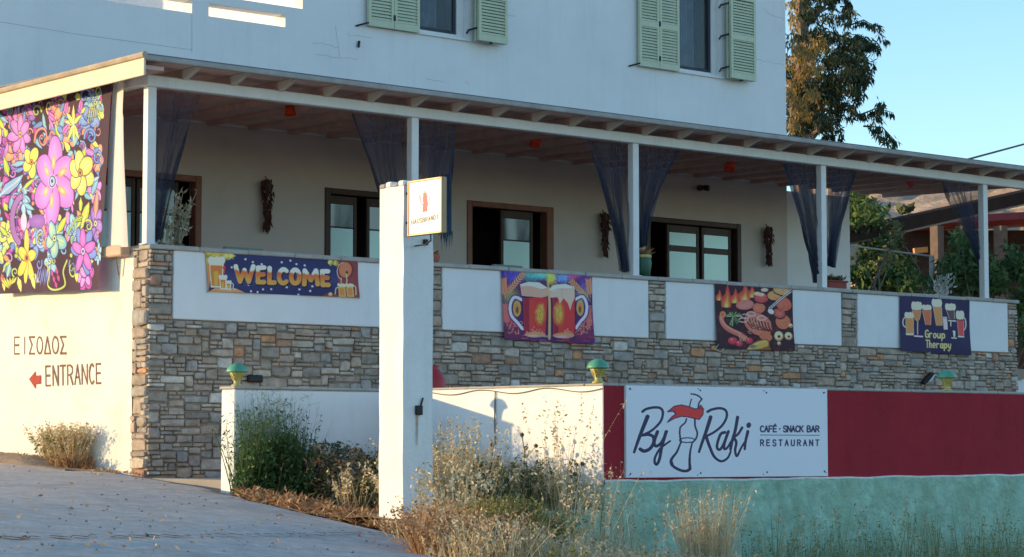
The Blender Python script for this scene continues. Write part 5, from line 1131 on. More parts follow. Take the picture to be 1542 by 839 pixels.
# low planter ledge from the corner to the sign column
lg = thing('ledge_wall', 'low sea-green ledge between the sign column and the front wall, overgrown with weeds', 'ledge', (.4, RY, -1))
mb = MB(); mb.bbox(-.42, LX1 - .035, RY - .02, RY + .2, -1.6, -.625, .02); mb.build('ledge_block', TEALP, lg)
def cap_lamp(x, y, z, label):
    t = thing('mushroom_lamp', label, 'garden lamp', (x, y, z), group='green mushroom lamps on the garden walls')
    MB().lathe((x, y, z), [(.055, 0), (.055, .012), (.034, .02), (.030, .05), (.038, .085), (.062, .115), (.072, .130)], 20).build('stem', LAMPY, t, smooth=True)
    for k in range(6):
        a = k * math.pi / 3 + .3; MB().tube([(x + .032 * math.cos(a), y + .032 * math.sin(a), z + .05), (x + .07 * math.cos(a), y + .07 * math.sin(a), z + .135)], .006, 5).build('rib', LAMPY, t)
    MB().lathe((x, y, z + .132), [(.095, 0), (.104, .006), (.103, .016), (.090, .045), (.062, .072), (.030, .086), (.004, .090)], 26).build('lamp_cap', LAMPG, t, smooth=True)
cap_lamp(LX0 + .10, LY + .12, WT + .002, 'green capped mushroom lamp on the end of the short white wall')
cap_lamp(LX1 + .03, RY + .10, WT + .004, 'green capped mushroom lamp on the corner left of the sign board')
cap_lamp(atY(1426, 590, RY + .11).x, RY + .11, WT + .004, 'green capped mushroom lamp on the crimson wall, furthest right')
# cable along the return wall
pts = [Vector((LX1 - .012, LY - .1 - (LY - RY - .1) * t, WT - .045 + .018 * math.sin(t * 19) - .01 * abs(math.sin(t * 9)))) for t in np.linspace(0, 1, 40)]
cb = thing('wall_cable', 'thin dark cable stapled along the sunlit white return wall', 'cable', tuple(pts[20])); MB().tube(pts, .005, 5).build('cable_run', IRON, cb)
p = atX(746, 596, LX1 - .01); MB().tube([(LX1 - .012, p.y, WT - .05), (LX1 - .014, p.y + .005, .2), (LX1 - .012, p.y, -.05)], .006, 5).build('cable_drop', IRON, cb)
# sign board
q = [atY(*c_, RY - .02) for c_ in ((940.8, 580.2), (1244, 586), (1246.5, 717), (942, 719.5))]
x0, x1 = (q[0].x + q[3].x) / 2, (q[1].x + q[2].x) / 2
sb = thing('sign_board', 'large pale sign board with script lettering and bottle drawing on the crimson wall', 'sign', ((x0 + x1) / 2, RY - .02, 0))
zt0, zt1, zb0, zb1 = q[0].z, q[1].z, q[3].z, q[2].z
mb = MB(); mb.hexa([(x0, RY - .028, zb0), (x1, RY - .028, zb1), (x1, RY - .006, zb1), (x0, RY - .006, zb0), (x0, RY - .028, zt0), (x1, RY - .028, zt1), (x1, RY - .006, zt1), (x0, RY - .006, zt0)]); mb.build('board', METALW, sb)
printed('printed_face', art_byraki(), lambda U, V: (x0 + .004 + (x1 - x0 - .008) * U, RY - .030 + 0 * U, (zt0 - .004) * (1 - U) * (1 - V) + (zt1 - .004) * U * (1 - V) + (zb1 + .004) * U * V + (zb0 + .004) * (1 - U) * V), 640, 300, print_mat('printed_board', .35), sb, smooth=False)
# screws
for u, v in ((.02, .04), (.35, .04), (.68, .05), (.98, .04), (.02, .96), (.35, .96), (.68, .96), (.98, .96)):
    MB().lathe((x0 + (x1 - x0) * u, RY - .029, zt0 + (zb0 - zt0) * v), [(.009, 0), (.009, .004), (.005, .006)], 8, ax=(0, -1, 0)).build('screw', IRON, sb)

# ------------------------------------------------------------------ sign column
CX0, CY0 = -.745, -5.39; CW = .315; CT = atD(608, 279, 18.6).z
sc = thing('sign_column', 'tall square white column with a rough broken top carrying the coffee sign', 'column', (CX0, CY0, -.8))
mb = MB(); ny = 60
cw2 = .335
for side in range(4):                        # slightly uneven plaster faces
    c4 = [(CX0, CY0), (CX0 + CW, CY0), (CX0 + CW, CY0 + cw2), (CX0, CY0 + cw2)]; a, b = Vector((*c4[side], 0)), Vector((*c4[(side + 1) % 4], 0)); nrm = (b - a).cross(Vector((0, 0, 1))).normalized()
    G = {}
    for j in range(ny + 1):
        z = -1.2 + (CT + 1.2) * j / ny
        for i in range(7):
            p = a.lerp(b, i / 6); k = .010 * noise.noise(Vector((p.x * 4, p.y * 4, z * 1.9))) * (0 if i in (0, 6) else 1); e = .004 * noise.noise(Vector((a.x, b.y, z * 2)))
            G[i, j] = len(mb.v); pz = z + (R.uniform(-.012, .012) if j == ny else 0); mb.v.append((p.x + nrm.x * k + .007 * noise.noise(Vector((p.x * 9, 1, z * 2.7))), p.y + nrm.y * k + .007 * noise.noise(Vector((p.y * 9, 5, z * 2.7))), z))
    for j in range(ny):
        for i in range(6): mb.f.append((G[i, j], G[i + 1, j], G[i + 1, j + 1], G[i, j + 1])); mb.m.append(0)
mb.build('shaft', COLW, sc)
for i in range(4):
    a = CY0 - .012 + (cw2 + .02) * i / 4; mb = MB(); mb.bbox(CX0 - .012, CX0 + CW + .01, a, a + (cw2 + .02) / 4 - .006, CT - .006, CT + R.uniform(.018, .045), .012); mb.build('top_tile', COPE if i % 2 else WHITE2, sc)
p = atY(629, 617, CY0); mb = MB(); mb.bbox(p.x - .032, p.x + .035, CY0 - .03, CY0 - .001, p.z - .045, p.z + .035, .005); mb.build('socket_box', IRON, sc)
mb = MB(); mb.quad((p.x - .02, CY0 - .0125, p.z - .30), (p.x - .012, CY0 - .0125, p.z - .30), (p.x - .002, CY0 - .0125, p.z - .046), (p.x - .022, CY0 - .0125, p.z - .046)); mb.build('rust_run', pmat('rust_stain', (.48, .34, .22), .9, .3, 20), sc)
MB().tube([(p.x + .02, CY0 - .015, p.z + .03), (p.x + .045, CY0 - .015, p.z + .10)], .008, 6).build('cable_stub', IRON, sc)
# coffee sign, a blade sign parallel to the side walls
SX = CX0 + .035; f0 = atX(612.5, 274, SX - .035); f1 = atX(664, 264, SX - .035); g1 = atX(664, 349.5, SX - .035)
hs = thing('coffee_sign', 'square projecting sign with a red coffee pot on the white column', 'sign', (SX, f1.y, g1.z))
ya, yb = f0.y, f1.y; zt, zb = (f0.z + f1.z) / 2, atX(612.5, 357, SX - .035).z; zb = (zb + g1.z) / 2
mb = MB(); fr = .018
mb.bbox(SX - .028, SX + .028, yb, yb + fr, zb, zt, .004); mb.bbox(SX - .028, SX + .028, ya - fr, ya, zb, zt, .004); mb.bbox(SX - .028, SX + .028, yb + fr, ya - fr, zt - fr, zt, .004); mb.bbox(SX - .028, SX + .028, yb + fr, ya - fr, zb, zb + fr, .004); mb.build('frame', SIGNF, hs)
bx(SX - .018, SX + .018, yb + fr, ya - fr, zb + fr, zt - fr).build('box_body', METALW, hs)
printed('printed_face', art_coffee(), lambda U, V: (SX - .021 + 0 * U, (ya - fr) + (yb - ya + 2 * fr) * U, (zt - fr) + (zb - zt + 2 * fr) * V), 150, 190, print_mat('printed_sign', .4), hs, smooth=False)
for z in (zt - .1, zb + .12): MB().tube([(SX, ya - .01, z), (SX, CY0 + .02, z)], .012, 8).build('bracket', IRON, hs)
MB().tube([(SX, yb + .18, zb), (SX + .01, yb + .19, zb - .05), (SX + .04, yb + .3, zb - .075), (SX + .09, CY0, zb - .07)], .007, 6).build('feed_cable', IRON, hs)
p = atY(641, 364, CY0 - .015); MB().bbox(p.x - .02, p.x + .02, CY0 - .03, CY0 - .001, p.z - .03, p.z + .02, .004).build('junction_box', IRON, hs)

# ------------------------------------------------------------------ small things by the wall
c = Vector((2.6, -4.2, -.43)); c = atD(652, 580, 22.5); c.z = .28
t = thing('red_jar', 'red clay jar half hidden behind the sign column', 'jar', tuple(c)); MB().lathe(c, [(.05, 0), (.10, .08), (.135, .22), (.125, .33), (.07, .42), (.05, .44), (.07, .47), (.06, .47)], 22).build('jar_body', pmat('red_clay_glaze', (.40, .03, .035), .4, .1, 8), t, smooth=True)
MB().lathe((c.x, c.y, -.42), [(.14, 0), (.14, .03), (.06, .06), (.06, .64), (.11, .68), (.11, .70)], 16).build('stand', COPE, t)
def spot(px, py, Y, label):
    p = atY(px, py, Y); t = thing('floodlight', label, 'floodlight', tuple(p)); mb = MB(); mb.bar(p + Vector((-.07, -.03, -.06)), p + Vector((.06, -.09, .08)), .10, .05); mb.build('housing', IRON, t)
    MB().bar(p + Vector((-.03, -.10, -.04)), p + Vector((.05, -.135, .06)), .075, .012).build('lens', pmat('lamp_lens', (.75, .78, .8), .2), t); MB().bar(p + Vector((0, 0, -.02)), p + Vector((0, -.06, -.02)), .03, .03).build('bracket', IRON, t)
spot(1392, 571, -.03, 'small tilted floodlight with a pale lens on the stone wall near the last banner')
p = atY(385, 569, -.05); t = thing('wall_outlet', 'black round socket on the stone wall right of the left mushroom lamp', 'socket', tuple(p)); mb = MB(); mb.bbox(p.x - .10, p.x + .09, -.07, -.02, p.z - .05, p.z + .03, .012); mb.build('socket_housing', IRON, t)
p = atY(1391, 527, -.03)
# garden wall right of the terrace and rail
gw = thing('far_garden_wall', 'plain pale wall beyond the right end of the stone terrace', 'garden wall', (16.5, .3, -.4)); MB().bbox(TX + .08, TX + 6, .3, .5, -.6, .95, .01).build('rendered_wall', WHITE2, gw); MB().bbox(TX + .06, TX + 6.02, .28, .52, .951, .985, .006).build('coping', COPE, gw)
# overhead wire
a, b = atD(1465, 238, 40), atD(1580, 207, 46); d_ = (b - a); o = MB().tube([a - d_ * .25, a, b, b + d_ * 4], .02, 6).build('overhead_wire', IRON, origin=tuple(a)); tag(o, 'single dark overhead wire rising to the right across the sky', 'wire')

# ------------------------------------------------------------------ behind the terrace: neighbour, hill, trees
hill_pts = MB()
def hillz(a, b):
    d = (b - 46) * .64 + (a - 10) * .77; h = 12.0 * (1 - math.exp(-(max(d, 0) / 16) ** 1.5)); return min((.1185 + .0015 * noise.noise(Vector((a * .4, b * .05, 5)))) * b, -1.0 + h + 1.6 * noise.noise(Vector((a * .16, b * .10, 7))) * min(1, h / 4) + .9 * noise.noise(Vector((a * .3, b * .3, 3))) * min(1, h / 4) + .45 * noise.noise(Vector((a * 1.1, b * 1.1, 1))) * min(1, h / 4))
na, nb = 170, 90
for j in range(nb + 1):
    b = 44 + 75 * (j / nb) ** 1.1
    for i in range(na + 1): a = -6 + 66 * i / na; p = plan(a, b); hill_pts.v.append((p.x, p.y, hillz(a, b)))
for j in range(nb):
    for i in range(na): q = j * (na + 1) + i; hill_pts.f.append((q, q + 1, q + na + 2, q + na + 1)); hill_pts.m.append(0)
HILL = pmat('dry_hillside', (.50, .34, .22), .95, .35, .5, .12, 3, hue=(.36, .26, .15), stain=.35)
struct(hill_pts.build('hillside', HILL, smooth=True))
mb = MB(); dk = MB()
for i in range(420):
    a, b = R.uniform(2, 30), R.uniform(52, 90); z = hillz(a, b); p = plan(a, b, z); s_ = R.uniform(.15, .6)
    if (z + s_ + .3) / b > .112: continue
    if R.random() < .5: mb.lathe(p - Vector((0, 0, .1)), [(s_, 0), (s_ * R.uniform(.8, 1), s_ * .4), (s_ * R.uniform(.4, .7), s_ * .8), (.02, s_ * .95)], 6, ax=(R.uniform(-.3, .3), R.uniform(-.3, .3), 1))
    else:
        for _ in range(22): dk.leaf(p + Vector((R.gauss(0, s_ * .5), R.gauss(0, s_ * .5), R.uniform(0, s_))), (R.uniform(-1, 1), R.uniform(-1, 1), R.uniform(0, 1)), .35, .12)
stuff(mb.build('hillside_rocks', pmat('tan_rock', (.42, .31, .21), .9, .3, 3))); stuff(dk.build('hillside_scrub', OLIVEL))
# neighbour's lean-to: sloping beam, red roof, posts, block wall
nb_ = thing('neighbour_shed', "neighbour's open shed with red roof and timber posts beyond the terrace", 'shed', tuple(plan(11.2, 44, -.9)))
D1 = 50
def nz(px, py, d=D1): return atD(px, py, d)
WOOD = pmat('grey_brown_timber', (.15, .105, .08), .85, .25, 5); 
a, b = nz(1262, 358, 41), nz(1600, 283, 46)
bp = thing('sloping_awning', 'long dark sloping awning beam crossing behind the last bay', 'awning', tuple((a + b) / 2)); MB().bar(a, b, .5, .24).build('awning_panel', pmat('awning_brown', (.045, .026, .02), .95, .2, 3, spec=.04), bp); MB().bar(a - Vector((0, 0, .16)), b - Vector((0, 0, .16)), .1, .045).build('awning_edge', pmat('awning_edge', (.32, .30, .27), .6), bp)
for px in (1640,): q0 = nz(px, 358 - (px - 1262) * .222, 41 + (px - 1262) * .0148); MB().bar(q0, Vector((q0.x, q0.y, -.9)), .09, .09, up=(1, 0, 0)).build('awning_post', WOOD, bp)
r0, r1 = nz(1398, 338), nz(1680, 322); back = FV * 4 + Vector((0, 0, .15))
mb = MB(); mb.hexa([r0, r1, r1 + back, r0 + back, r0 + Vector((0, 0, .16)), r1 + Vector((0, 0, .16)), r1 + back + Vector((0, 0, .16)), r0 + back + Vector((0, 0, .16))]); mb.build('shed_roof', pmat('red_sheet_roof', (.22, .035, .04), .6, .2, 3), nb_)
for px in (1412, 1450, 1508, 1560): q0 = nz(px, 340); MB().bar(q0 + FV * .1, Vector((q0.x, q0.y, -.9)) + FV * .1, .22, .22, up=(1, 0, 0)).build('shed_post', WOOD, nb_)
a0, a1 = nz(1342, 420, 53), nz(1700, 420, 53); MB().bar(Vector((a0.x, a0.y, 1.9)), Vector((a1.x, a1.y, 1.9)), .2, 6.2).build('shed_back_wall', pmat('shed_wall_brown', (.055, .032, .024), .9, .3, 1.5), nb_)
MB().bar(nz(1376, 378, 51), nz(1396, 376, 51), .2, .12).build('hanging_shade', pmat('amber_shade', (.7, .32, .10), .6), nb_)
rail = thing('pale_rail', 'thin pale handrail with one post among the dark shrubs', 'railing', tuple(nz(1404, 400, 39))); MB().tube([nz(1280, 370, 39), nz(1404, 386, 39)], .016, 6).build('handrail', COPE, rail); MB().tube([nz(1403, 385, 39), nz(1404, 470, 39)], .045, 6).build('rail_post', COPE, rail)

# foliage -----------------------------------------------------------
def leaf_mass(name, centres, mat, parent, n_per, lw, droop=0.0, mats2=None, flat=.6):
    """many small leaf faces round the given clump centres (centre, radius)"""
    V = []; rr = NR
    for c, r in centres:
        n = int(n_per * r * r / .16) + 6
        d = rr.normal(size=(n, 3)); d /= np.linalg.norm(d, axis=1)[:, None]; rad = r * rr.uniform(.35, 1.0, (n, 1)) ** .6
        p = np.array(c) + d * rad * np.array((1, 1, flat + .2)); dr = rr.normal(size=(n, 3)) + np.array((0, 0, -droop)); dr /= np.linalg.norm(dr, axis=1)[:, None]
        sd_ = np.cross(dr, rr.normal(size=(n, 3))); sd_ /= np.linalg.norm(sd_, axis=1)[:, None]
        L = lw[0] * rr.uniform(.6, 1.3, (n, 1)); w = lw[1] * rr.uniform(.6, 1.3, (n, 1))
        V.append(np.stack([p, p + dr * L * .45 + sd_ * w, p + dr * L, p + dr * L * .45 - sd_ * w], 1))
    V = np.concatenate(V).reshape(-1, 3) - np.array(WL[parent.name]) if parent else np.concatenate(V).reshape(-1, 3)
    N = len(V) // 4; me = bpy.data.meshes.new(name); me.vertices.add(len(V)); me.vertices.foreach_set('co', V.ravel()); me.loops.add(len(V)); me.loops.foreach_set('vertex_index', np.arange(len(V)))
    me.polygons.add(N); me.polygons.foreach_set('loop_start', np.arange(N) * 4); me.polygons.foreach_set('loop_total', np.full(N, 4)); me.update(calc_edges=True); me.materials.append(mat)
    o = bpy.data.objects.new(name, me); COL.objects.link(o)
    if parent: o.parent = parent
    WL[o.name] = (0, 0, 0); return o
def limb(mb, a, b, r0, r1, wig=.08, n=7):
    a = Vector(a); b = Vector(b); L = (b - a).length; pts = [a.lerp(b, i / n) + (Vector((R.gauss(0, 1), R.gauss(0, 1), R.gauss(0, .4))) * wig * L * .25 if 0 < i < n else Vector()) for i in range(n + 1)]
    mb.tube(pts, [r0 + (r1 - r0) * i / n for i in range(n + 1)], 7); return pts
# eucalyptus behind the house corner
TD = 42
et = thing('eucalyptus_tree', 'tall eucalyptus with some leaves painted orange as if sunlit behind the right corner of the house', 'tree', tuple(atD(1215, 700, TD)))
base = Vector(WL[et.name]); base.z = -1.2; WL[et.name] = tuple(base); et.location = base
tr = MB(); top = atD(1222, -160, TD); limb(tr, base, atD(1200, 150, TD), .26, .15); limb(tr, atD(1200, 150, TD), top, .15, .06)
blobs_d, blobs_o = [], []
spec = [(1290, 60, 30), (1262, 85, 34), (1240, 60, 30), (1275, 110, 30), (1295, 95, 26), (1245, 130, 34), (1215, 150, 30), (1285, 135, 24), (1230, 175, 34), (1265, 165, 22), (1290, 170, 16), (1205, 120, 22), (1200, 60, 20), (1225, 20, 30), (1200, 200, 26), (1245, 195, 22),
        (1270, 25, 14), (1278, 8, 12), (1255, 5, 16), (1320, 162, 15), (1322, 180, 14), (1316, 195, 12), (1335, 208, 12), (1348, 212, 8), (1322, 40, 7), (1334, 62, 6), (1315, 35, 6), (1326, 52, 6), (1215, -30, 40), (1250, -40, 34), (1190, -60, 40), (1230, -100, 44), (1292, 118, 20), (1255, 145, 26), (1300, 60, 14), (1190, 100, 24), (1190, 170, 24), (1282, 15, 8), (1286, 28, 7)]
for px, py, r in spec:
    rr = r * TD / FPX * 1.0
    for _ in range(max(3, int(r / 2.4))):
        c = atD(px + R.gauss(0, r * .42), py + R.gauss(0, r * .42), TD + R.gauss(0, .8)); blobs_d.append((c, rr * R.uniform(.28, .5)))
        if R.random() < .3 and px < 1262: limb(tr, atD(1212 + R.uniform(-4, 4), py + R.uniform(20, 60), TD), c, .05, .012, .3, 5)
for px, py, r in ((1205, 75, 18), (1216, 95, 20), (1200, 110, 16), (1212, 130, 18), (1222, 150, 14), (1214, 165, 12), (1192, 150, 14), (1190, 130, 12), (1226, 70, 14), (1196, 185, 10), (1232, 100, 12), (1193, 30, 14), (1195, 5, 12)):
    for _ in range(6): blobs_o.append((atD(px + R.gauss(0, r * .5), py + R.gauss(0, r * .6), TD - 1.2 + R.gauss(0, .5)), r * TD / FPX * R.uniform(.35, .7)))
tr.build('trunk', BARK, et); stuff(leaf_mass('crown', blobs_d, EUCA, et, 400, (.14, .017), 1.9)); stuff(leaf_mass('painted_sunlit_leaves', blobs_o, EUCAO, et, 270, (.14, .017), 2.0))  # orange clumps paint sunlight onto the left side of the crown
def hang(parent, px0, py0, px1, py1):
    tw_ = MB(); pts = [atD(px0, py0, TD), atD((px0 + px1) / 2 + 4, (py0 + py1) / 2 - 10, TD), atD(px1, py1, TD)]; tw_.tube(pts, [.02, .012, .006], 5)
    for t in np.linspace(.2, 1, 14): p = pts[0].lerp(pts[1], t * 2) if t < .5 else pts[1].lerp(pts[2], t * 2 - 1); [tw_.leaf(p, (R.uniform(-.5, .5), R.uniform(-.5, .5), -1.4), .16, .02) for _ in range(4)]
    tw_.build('twig', EUCA, parent)
for q in ((1270, 60, 1325, 75), (1275, 40, 1318, 40), (1285, 90, 1312, 68), (1265, 10, 1280, 30), (1300, 190, 1350, 214), (1290, 175, 1345, 170), (1250, 0, 1282, 5)): hang(et, *q)
# shrubs right of / behind the terrace
def shrub(name, label, cat, clumps, D, mat, lw=(.10, .022), dens=90, droop=.2, base_px=None, group=None, dj=.5):
    c = atD(*(base_px or (clumps[0][0], clumps[0][1])), D); c.z = gh(c.x, c.y) if D < 24 else -.7
    t = thing(name, label, cat, tuple(c), group); mb = MB(); bl = []
    for px, py, r in clumps:
        for _ in range(max(4, int(r / 2))): q = atD(px + R.gauss(0, r * .38), py + R.gauss(0, r * .38), D + R.gauss(0, dj)); bl.append((q, r * D / FPX * R.uniform(.35, .6)))
        q = atD(px, py, D + R.gauss(0, dj * .5)); limb(mb, c + Vector((R.uniform(-.15, .15), R.uniform(-.15, .15), 0)), q, .035, .008, .2)
    mb.build('stems', BARK, t); stuff(leaf_mass('foliage', bl, mat, t, dens, lw, droop)); return t
shrub('dark_shrub', 'tall dark green shrub behind the white end wall seen through the last bay', 'shrub', [(1300, 320, 30), (1320, 370, 30), (1296, 340, 30), (1310, 440, 26), (1300, 410, 28), (1340, 400, 26), (1350, 350, 12), (1365, 420, 24), (1325, 440, 20), (1290, 300, 22), (1340, 425, 26)], 42, GREENL, (.16, .035), 170, base_px=(1320, 480))
shrub('oleander_bush', 'light green oleander growing in the middle of the last bay', 'shrub', [(1450, 360, 20), (1440, 385, 26), (1470, 375, 20), (1430, 410, 26), (1465, 410, 30), (1400, 425, 22), (1490, 420, 20), (1455, 430, 24), (1447, 345, 8)], 39, GREENL, (.15, .03), 150, base_px=(1450, 480))
shrub('garden_bush', 'dark green bush right of the last terrace post', 'shrub', [(1510, 400, 20), (1525, 385, 18), (1535, 410, 24), (1505, 430, 20), (1540, 440, 24), (1560, 400, 30), (1530, 470, 24), (1550, 500, 26), (1565, 460, 30)], 38, GREENL, (.15, .03), 150, base_px=(1530, 540))
shrub('leafy_sapling', 'pale leafy sapling standing before the dark shed opening', 'shrub', [(1350, 340, 10), (1346, 355, 12), (1338, 375, 12), (1352, 365, 8), (1330, 395, 12)], 40, OLIVEL, (.14, .03), 120, base_px=(1340, 480))
# pale spiky plant just behind the coping
c = atD(1420, 425, 37.5); t = thing('pale_plant', 'pale twisted plant poking above the parapet right of the grill banner', 'plant', tuple(c)); mb = MB()
for i in range(26): q = atD(1420 + R.gauss(0, 7), R.uniform(405, 440), 37.5); limb(mb, c + Vector((R.gauss(0, .05), 0, -.25)), q, .012, .006, .4, 4)
for i in range(60): q = atD(1420 + R.gauss(0, 9), R.uniform(412, 440), 37.5); mb.leaf(q, (R.gauss(0, 1), R.gauss(0, 1), R.gauss(0, 1)), .09, .02)
mb.build('twisted_stems', pmat('pale_grey_leaf', (.55, .55, .50), .8, .2, 10), t)

# ------------------------------------------------------------------ weeds
def stalks(mb, c, n, spread, h, lean=.25, w=.004, seed=.0, heads=None, hw=.01, hl=.03, bend=.1, m=0, seg=4, sprays=False):
    for i in range(n):
        a = R.uniform(0, 6.28); q = spread * math.sqrt(R.random()); b = Vector(c) + Vector((math.cos(a) * q, math.sin(a) * q, -.02)); hh = h * R.uniform(.55, 1.1); l = lean * hh
        tip = b + Vector((R.gauss(0, l) + math.cos(a) * l * .6, R.gauss(0, l) + math.sin(a) * l * .6, hh)); mb.blade(b, tip, w * R.uniform(.6, 1.3), bend, seg, m)
        if seed and R.random() < seed:
            for _ in range(R.randint(5, 11)):
                t = R.uniform(.62, 1.0); p = b.lerp(tip, t) + Vector((0, 0, bend * hh * t * (1 - t) * 1.6)); mb.leaf(p, (R.uniform(-1, 1), R.uniform(-1, 1), R.uniform(-1.2, .6)), hl * R.uniform(.6, 1.3), hw * R.uniform(.5, 1), m)
def clump(name, label, cat, px, depth, z0, parts_, group=None):
    """parts_: (material, n, spread, height, kwargs)"""
    c = atD(px, 700, depth); c.z = z0 if z0 is not None else gh(c.x, c.y); t = thing(name, label, cat, tuple(c), group)
    for i, (mat, n, sp, h, kw) in enumerate(parts_): mb = MB(); stalks(mb, c, n, sp, h, **kw); stuff(mb.build(('blades', 'seed_stalks', 'leaves')[i % 3], mat, t))
    return t
# dry clump at the cream wall
c = onground(100, 684) or Vector((-.3, 1, -.3)); c = Vector((-.20, c.y, gh(-.2, c.y)))
c = atX(108, 678, -.16); c.z = gh(c.x, c.y) + .03
t = thing('dry_weed_clump', 'sunlit straw coloured weed clump against the cream wall below the entrance lettering', 'weeds', tuple(c))
mb = MB(); stalks(mb, c, 260, .16, .48, .26, .005, .8, hl=.035, hw=.012); stalks(mb, c + Vector((-.02, .35, .05)), 120, .14, .42, .25, .004, .9, hl=.03, hw=.012); stuff(mb.build('straw', DRY, t))
mb = MB(); stalks(mb, c + Vector((-.05, -.1, 0)), 220, .25, .16, .5, .007, .2, bend=.3); stuff(mb.build('base_grass', DRYB, t))
mb = MB(); stalks(mb, c + Vector((0, .2, 0)), 60, .18, .40, .25, .006, 1, hl=.05, hw=.016); stuff(mb.build('green_stems', YELLG, t))
# green bush in front of the short wall
def wallpt(px, off): return atY(px, 600, LY - off)
c = wallpt(408, .22); c.z = gh(c.x, c.y)
t = thing('green_bush', 'tall green bush with upright feathery stems against the short white wall', 'shrub', tuple(c))
mb = MB()
for px in range(362, 462, 3):
    b = wallpt(px + R.uniform(-5, 5), R.uniform(.08, .42)); b.z = gh(b.x, b.y); stalks(mb, b, 14, .07, .62 + .30 * math.sin((px - 352) / 118 * 3.1), .13, .0055, .35, hl=.05, hw=.008, bend=.05)
stuff(mb.build('upright_stems', GREENL, t))
bl = []
for i in range(230):
    px = R.uniform(362, 482); b = wallpt(px, R.uniform(.06, .5)); g = gh(b.x, b.y); k = math.sin((px - 350) / 140 * 3.1); b.z = g + R.uniform(.0, .58) * max(.35, k); bl.append((b, R.uniform(.05, .11)))
stuff(leaf_mass('leaves', bl, GREENL, t, 520, (.055, .012), -.3))
mb = MB()
for px in range(372, 450, 5):
    b = wallpt(px + R.uniform(-4, 4), R.uniform(.1, .3)); b.z = gh(b.x, b.y)
    for _ in range(3):
        tip = b + Vector((R.gauss(0, .14), R.gauss(0, .06), R.uniform(.75, 1.02))); mb.blade(b, tip, .0045, .03, 5)
        for k in range(12):
            q = b.lerp(tip, R.uniform(.62, 1)); mb.blade(q, q + Vector((R.gauss(0, .05), R.gauss(0, .05), R.uniform(.02, .08))), .002, 0, 1)
stuff(mb.build('feathery_tops', pmat('dull_green_stem', (.16, .20, .09), .8, .2, 10), t))
# brown creeper litter between bush and column
t = MB(); g2 = MB(); lt = MB()
bl = []; bl2 = []
for i in range(760):
    px = R.uniform(425, 572); k = (px - 425) / 147; off = R.uniform(.12, .95 + 1.5 * k); b = wallpt(px, 0); b = Vector((b.x, LY - off, 0)); b.z = gh(b.x, b.y); hmax = (.62 - .1 * k) * max(0, 1 - off / (1.0 + 1.2 * k)) + .06
    b.z += R.uniform(0, hmax); (bl if R.random() < .5 else bl2).append((b, R.uniform(.05, .10)))
o = leaf_mass('dry_creeper', bl, DRYB, None, 330, (.06, .011), .2); tag(o, 'brown dried creeper heaped between the green bush and the sign column', 'dry creeper', kind='stuff')
o = leaf_mass('olive_creeper', bl2, OLIVEL, None, 300, (.055, .012), .2); tag(o, 'olive green creeper leaves mixed in the dry heap left of the sign column', 'creeper', kind='stuff')
for px, pyb in ((470, 740), (505, 760), (540, 765), (440, 742), (560, 770)):
    b = wallpt(px, R.uniform(.25, .6)); b.z = gh(b.x, b.y); stalks(lt, b, 6, .2, .55, .28, .003, 1.0, hl=.022, hw=.011, bend=.02)
for i in range(1000):                         # dead stems lying at the road edge
    k = R.random(); p = plan(-2.5 + 1.7 * k + abs(R.gauss(0, .22)) - .04, 20.3 - 1.9 * k + R.gauss(0, .12)); p.z = gh(p.x, p.y) + .02; a = R.uniform(0, 6.28); lt.blade(p, p + Vector((math.cos(a) * .16, math.sin(a) * .16, R.uniform(-.02, .12))), .005, .12, 3)
edge_l = []
for i in range(230):
    k = R.random(); p = plan(-2.5 + 1.7 * k + abs(R.gauss(0, .2)), 20.3 - 1.9 * k + R.gauss(0, .1)); p.z = gh(p.x, p.y) + R.uniform(0, .07); edge_l.append((p, R.uniform(.04, .09)))
tag(leaf_mass('edge_leaves', edge_l, DRYB, None, 380, (.06, .012), 0), 'tangle of rusty dry leaves spilling onto the road edge', 'dry leaves', kind='stuff')
o = lt.build('dead_stems', DRYB); tag(o, 'thin dead stems and seed stalks along the road edge', 'dead stems', kind='stuff')
# bed between column and front wall
mb = MB(); grn = MB(); drk = []
for i in range(300):
    x = R.uniform(-.55, 1.42); y = R.uniform(-5.3, -2.7); zb_ = max(gh(x, y), -.66); far = (y + 5.3) / 2.6
    dq = Vector((x, y, 0)) - EYE; pxx = 771 + 3340 * dq.dot(RV) / dq.dot(FV)
    if pxx < 590 and (R.random() < .96 or pxx < 480): continue
    h = R.uniform(.35, .75) * (1.0 - .35 * max(0, x) / 1.4 * (1 - far)) * (.75 + .5 * far)
    (stalks(mb, (x, y, zb_), 16, .10, h, .22, .0045, .8, hl=.038, hw=.014, bend=.08))
for i in range(80): x = R.uniform(.2, 1.42); y = R.uniform(-5.35, -4.0); stalks(grn, (x, y, -.66), 9, .08, R.uniform(.25, .58), .3, .008, .6, hl=.06, hw=.014, bend=.15)
for i in range(120): x = R.uniform(-.1, 1.45); y = R.uniform(-5.35, -3.6); drk.append((Vector((x, y, -.62 + R.uniform(0, .28))), R.uniform(.05, .10)))
tag(mb.build('bed_dry_weeds', DRY), 'dense straw coloured weeds filling the bed before the sunlit white wall', 'dry weeds', kind='stuff')
tag(grn.build('bed_green_weeds', OLIVEL), 'green weeds growing just behind the sea-green ledge', 'weeds', kind='stuff')
tag(leaf_mass('bed_ground_cover', drk, OLIVEL, None, 300, (.055, .014), 0), 'low leafy cover at the foot of the white return wall', 'ground cover', kind='stuff')
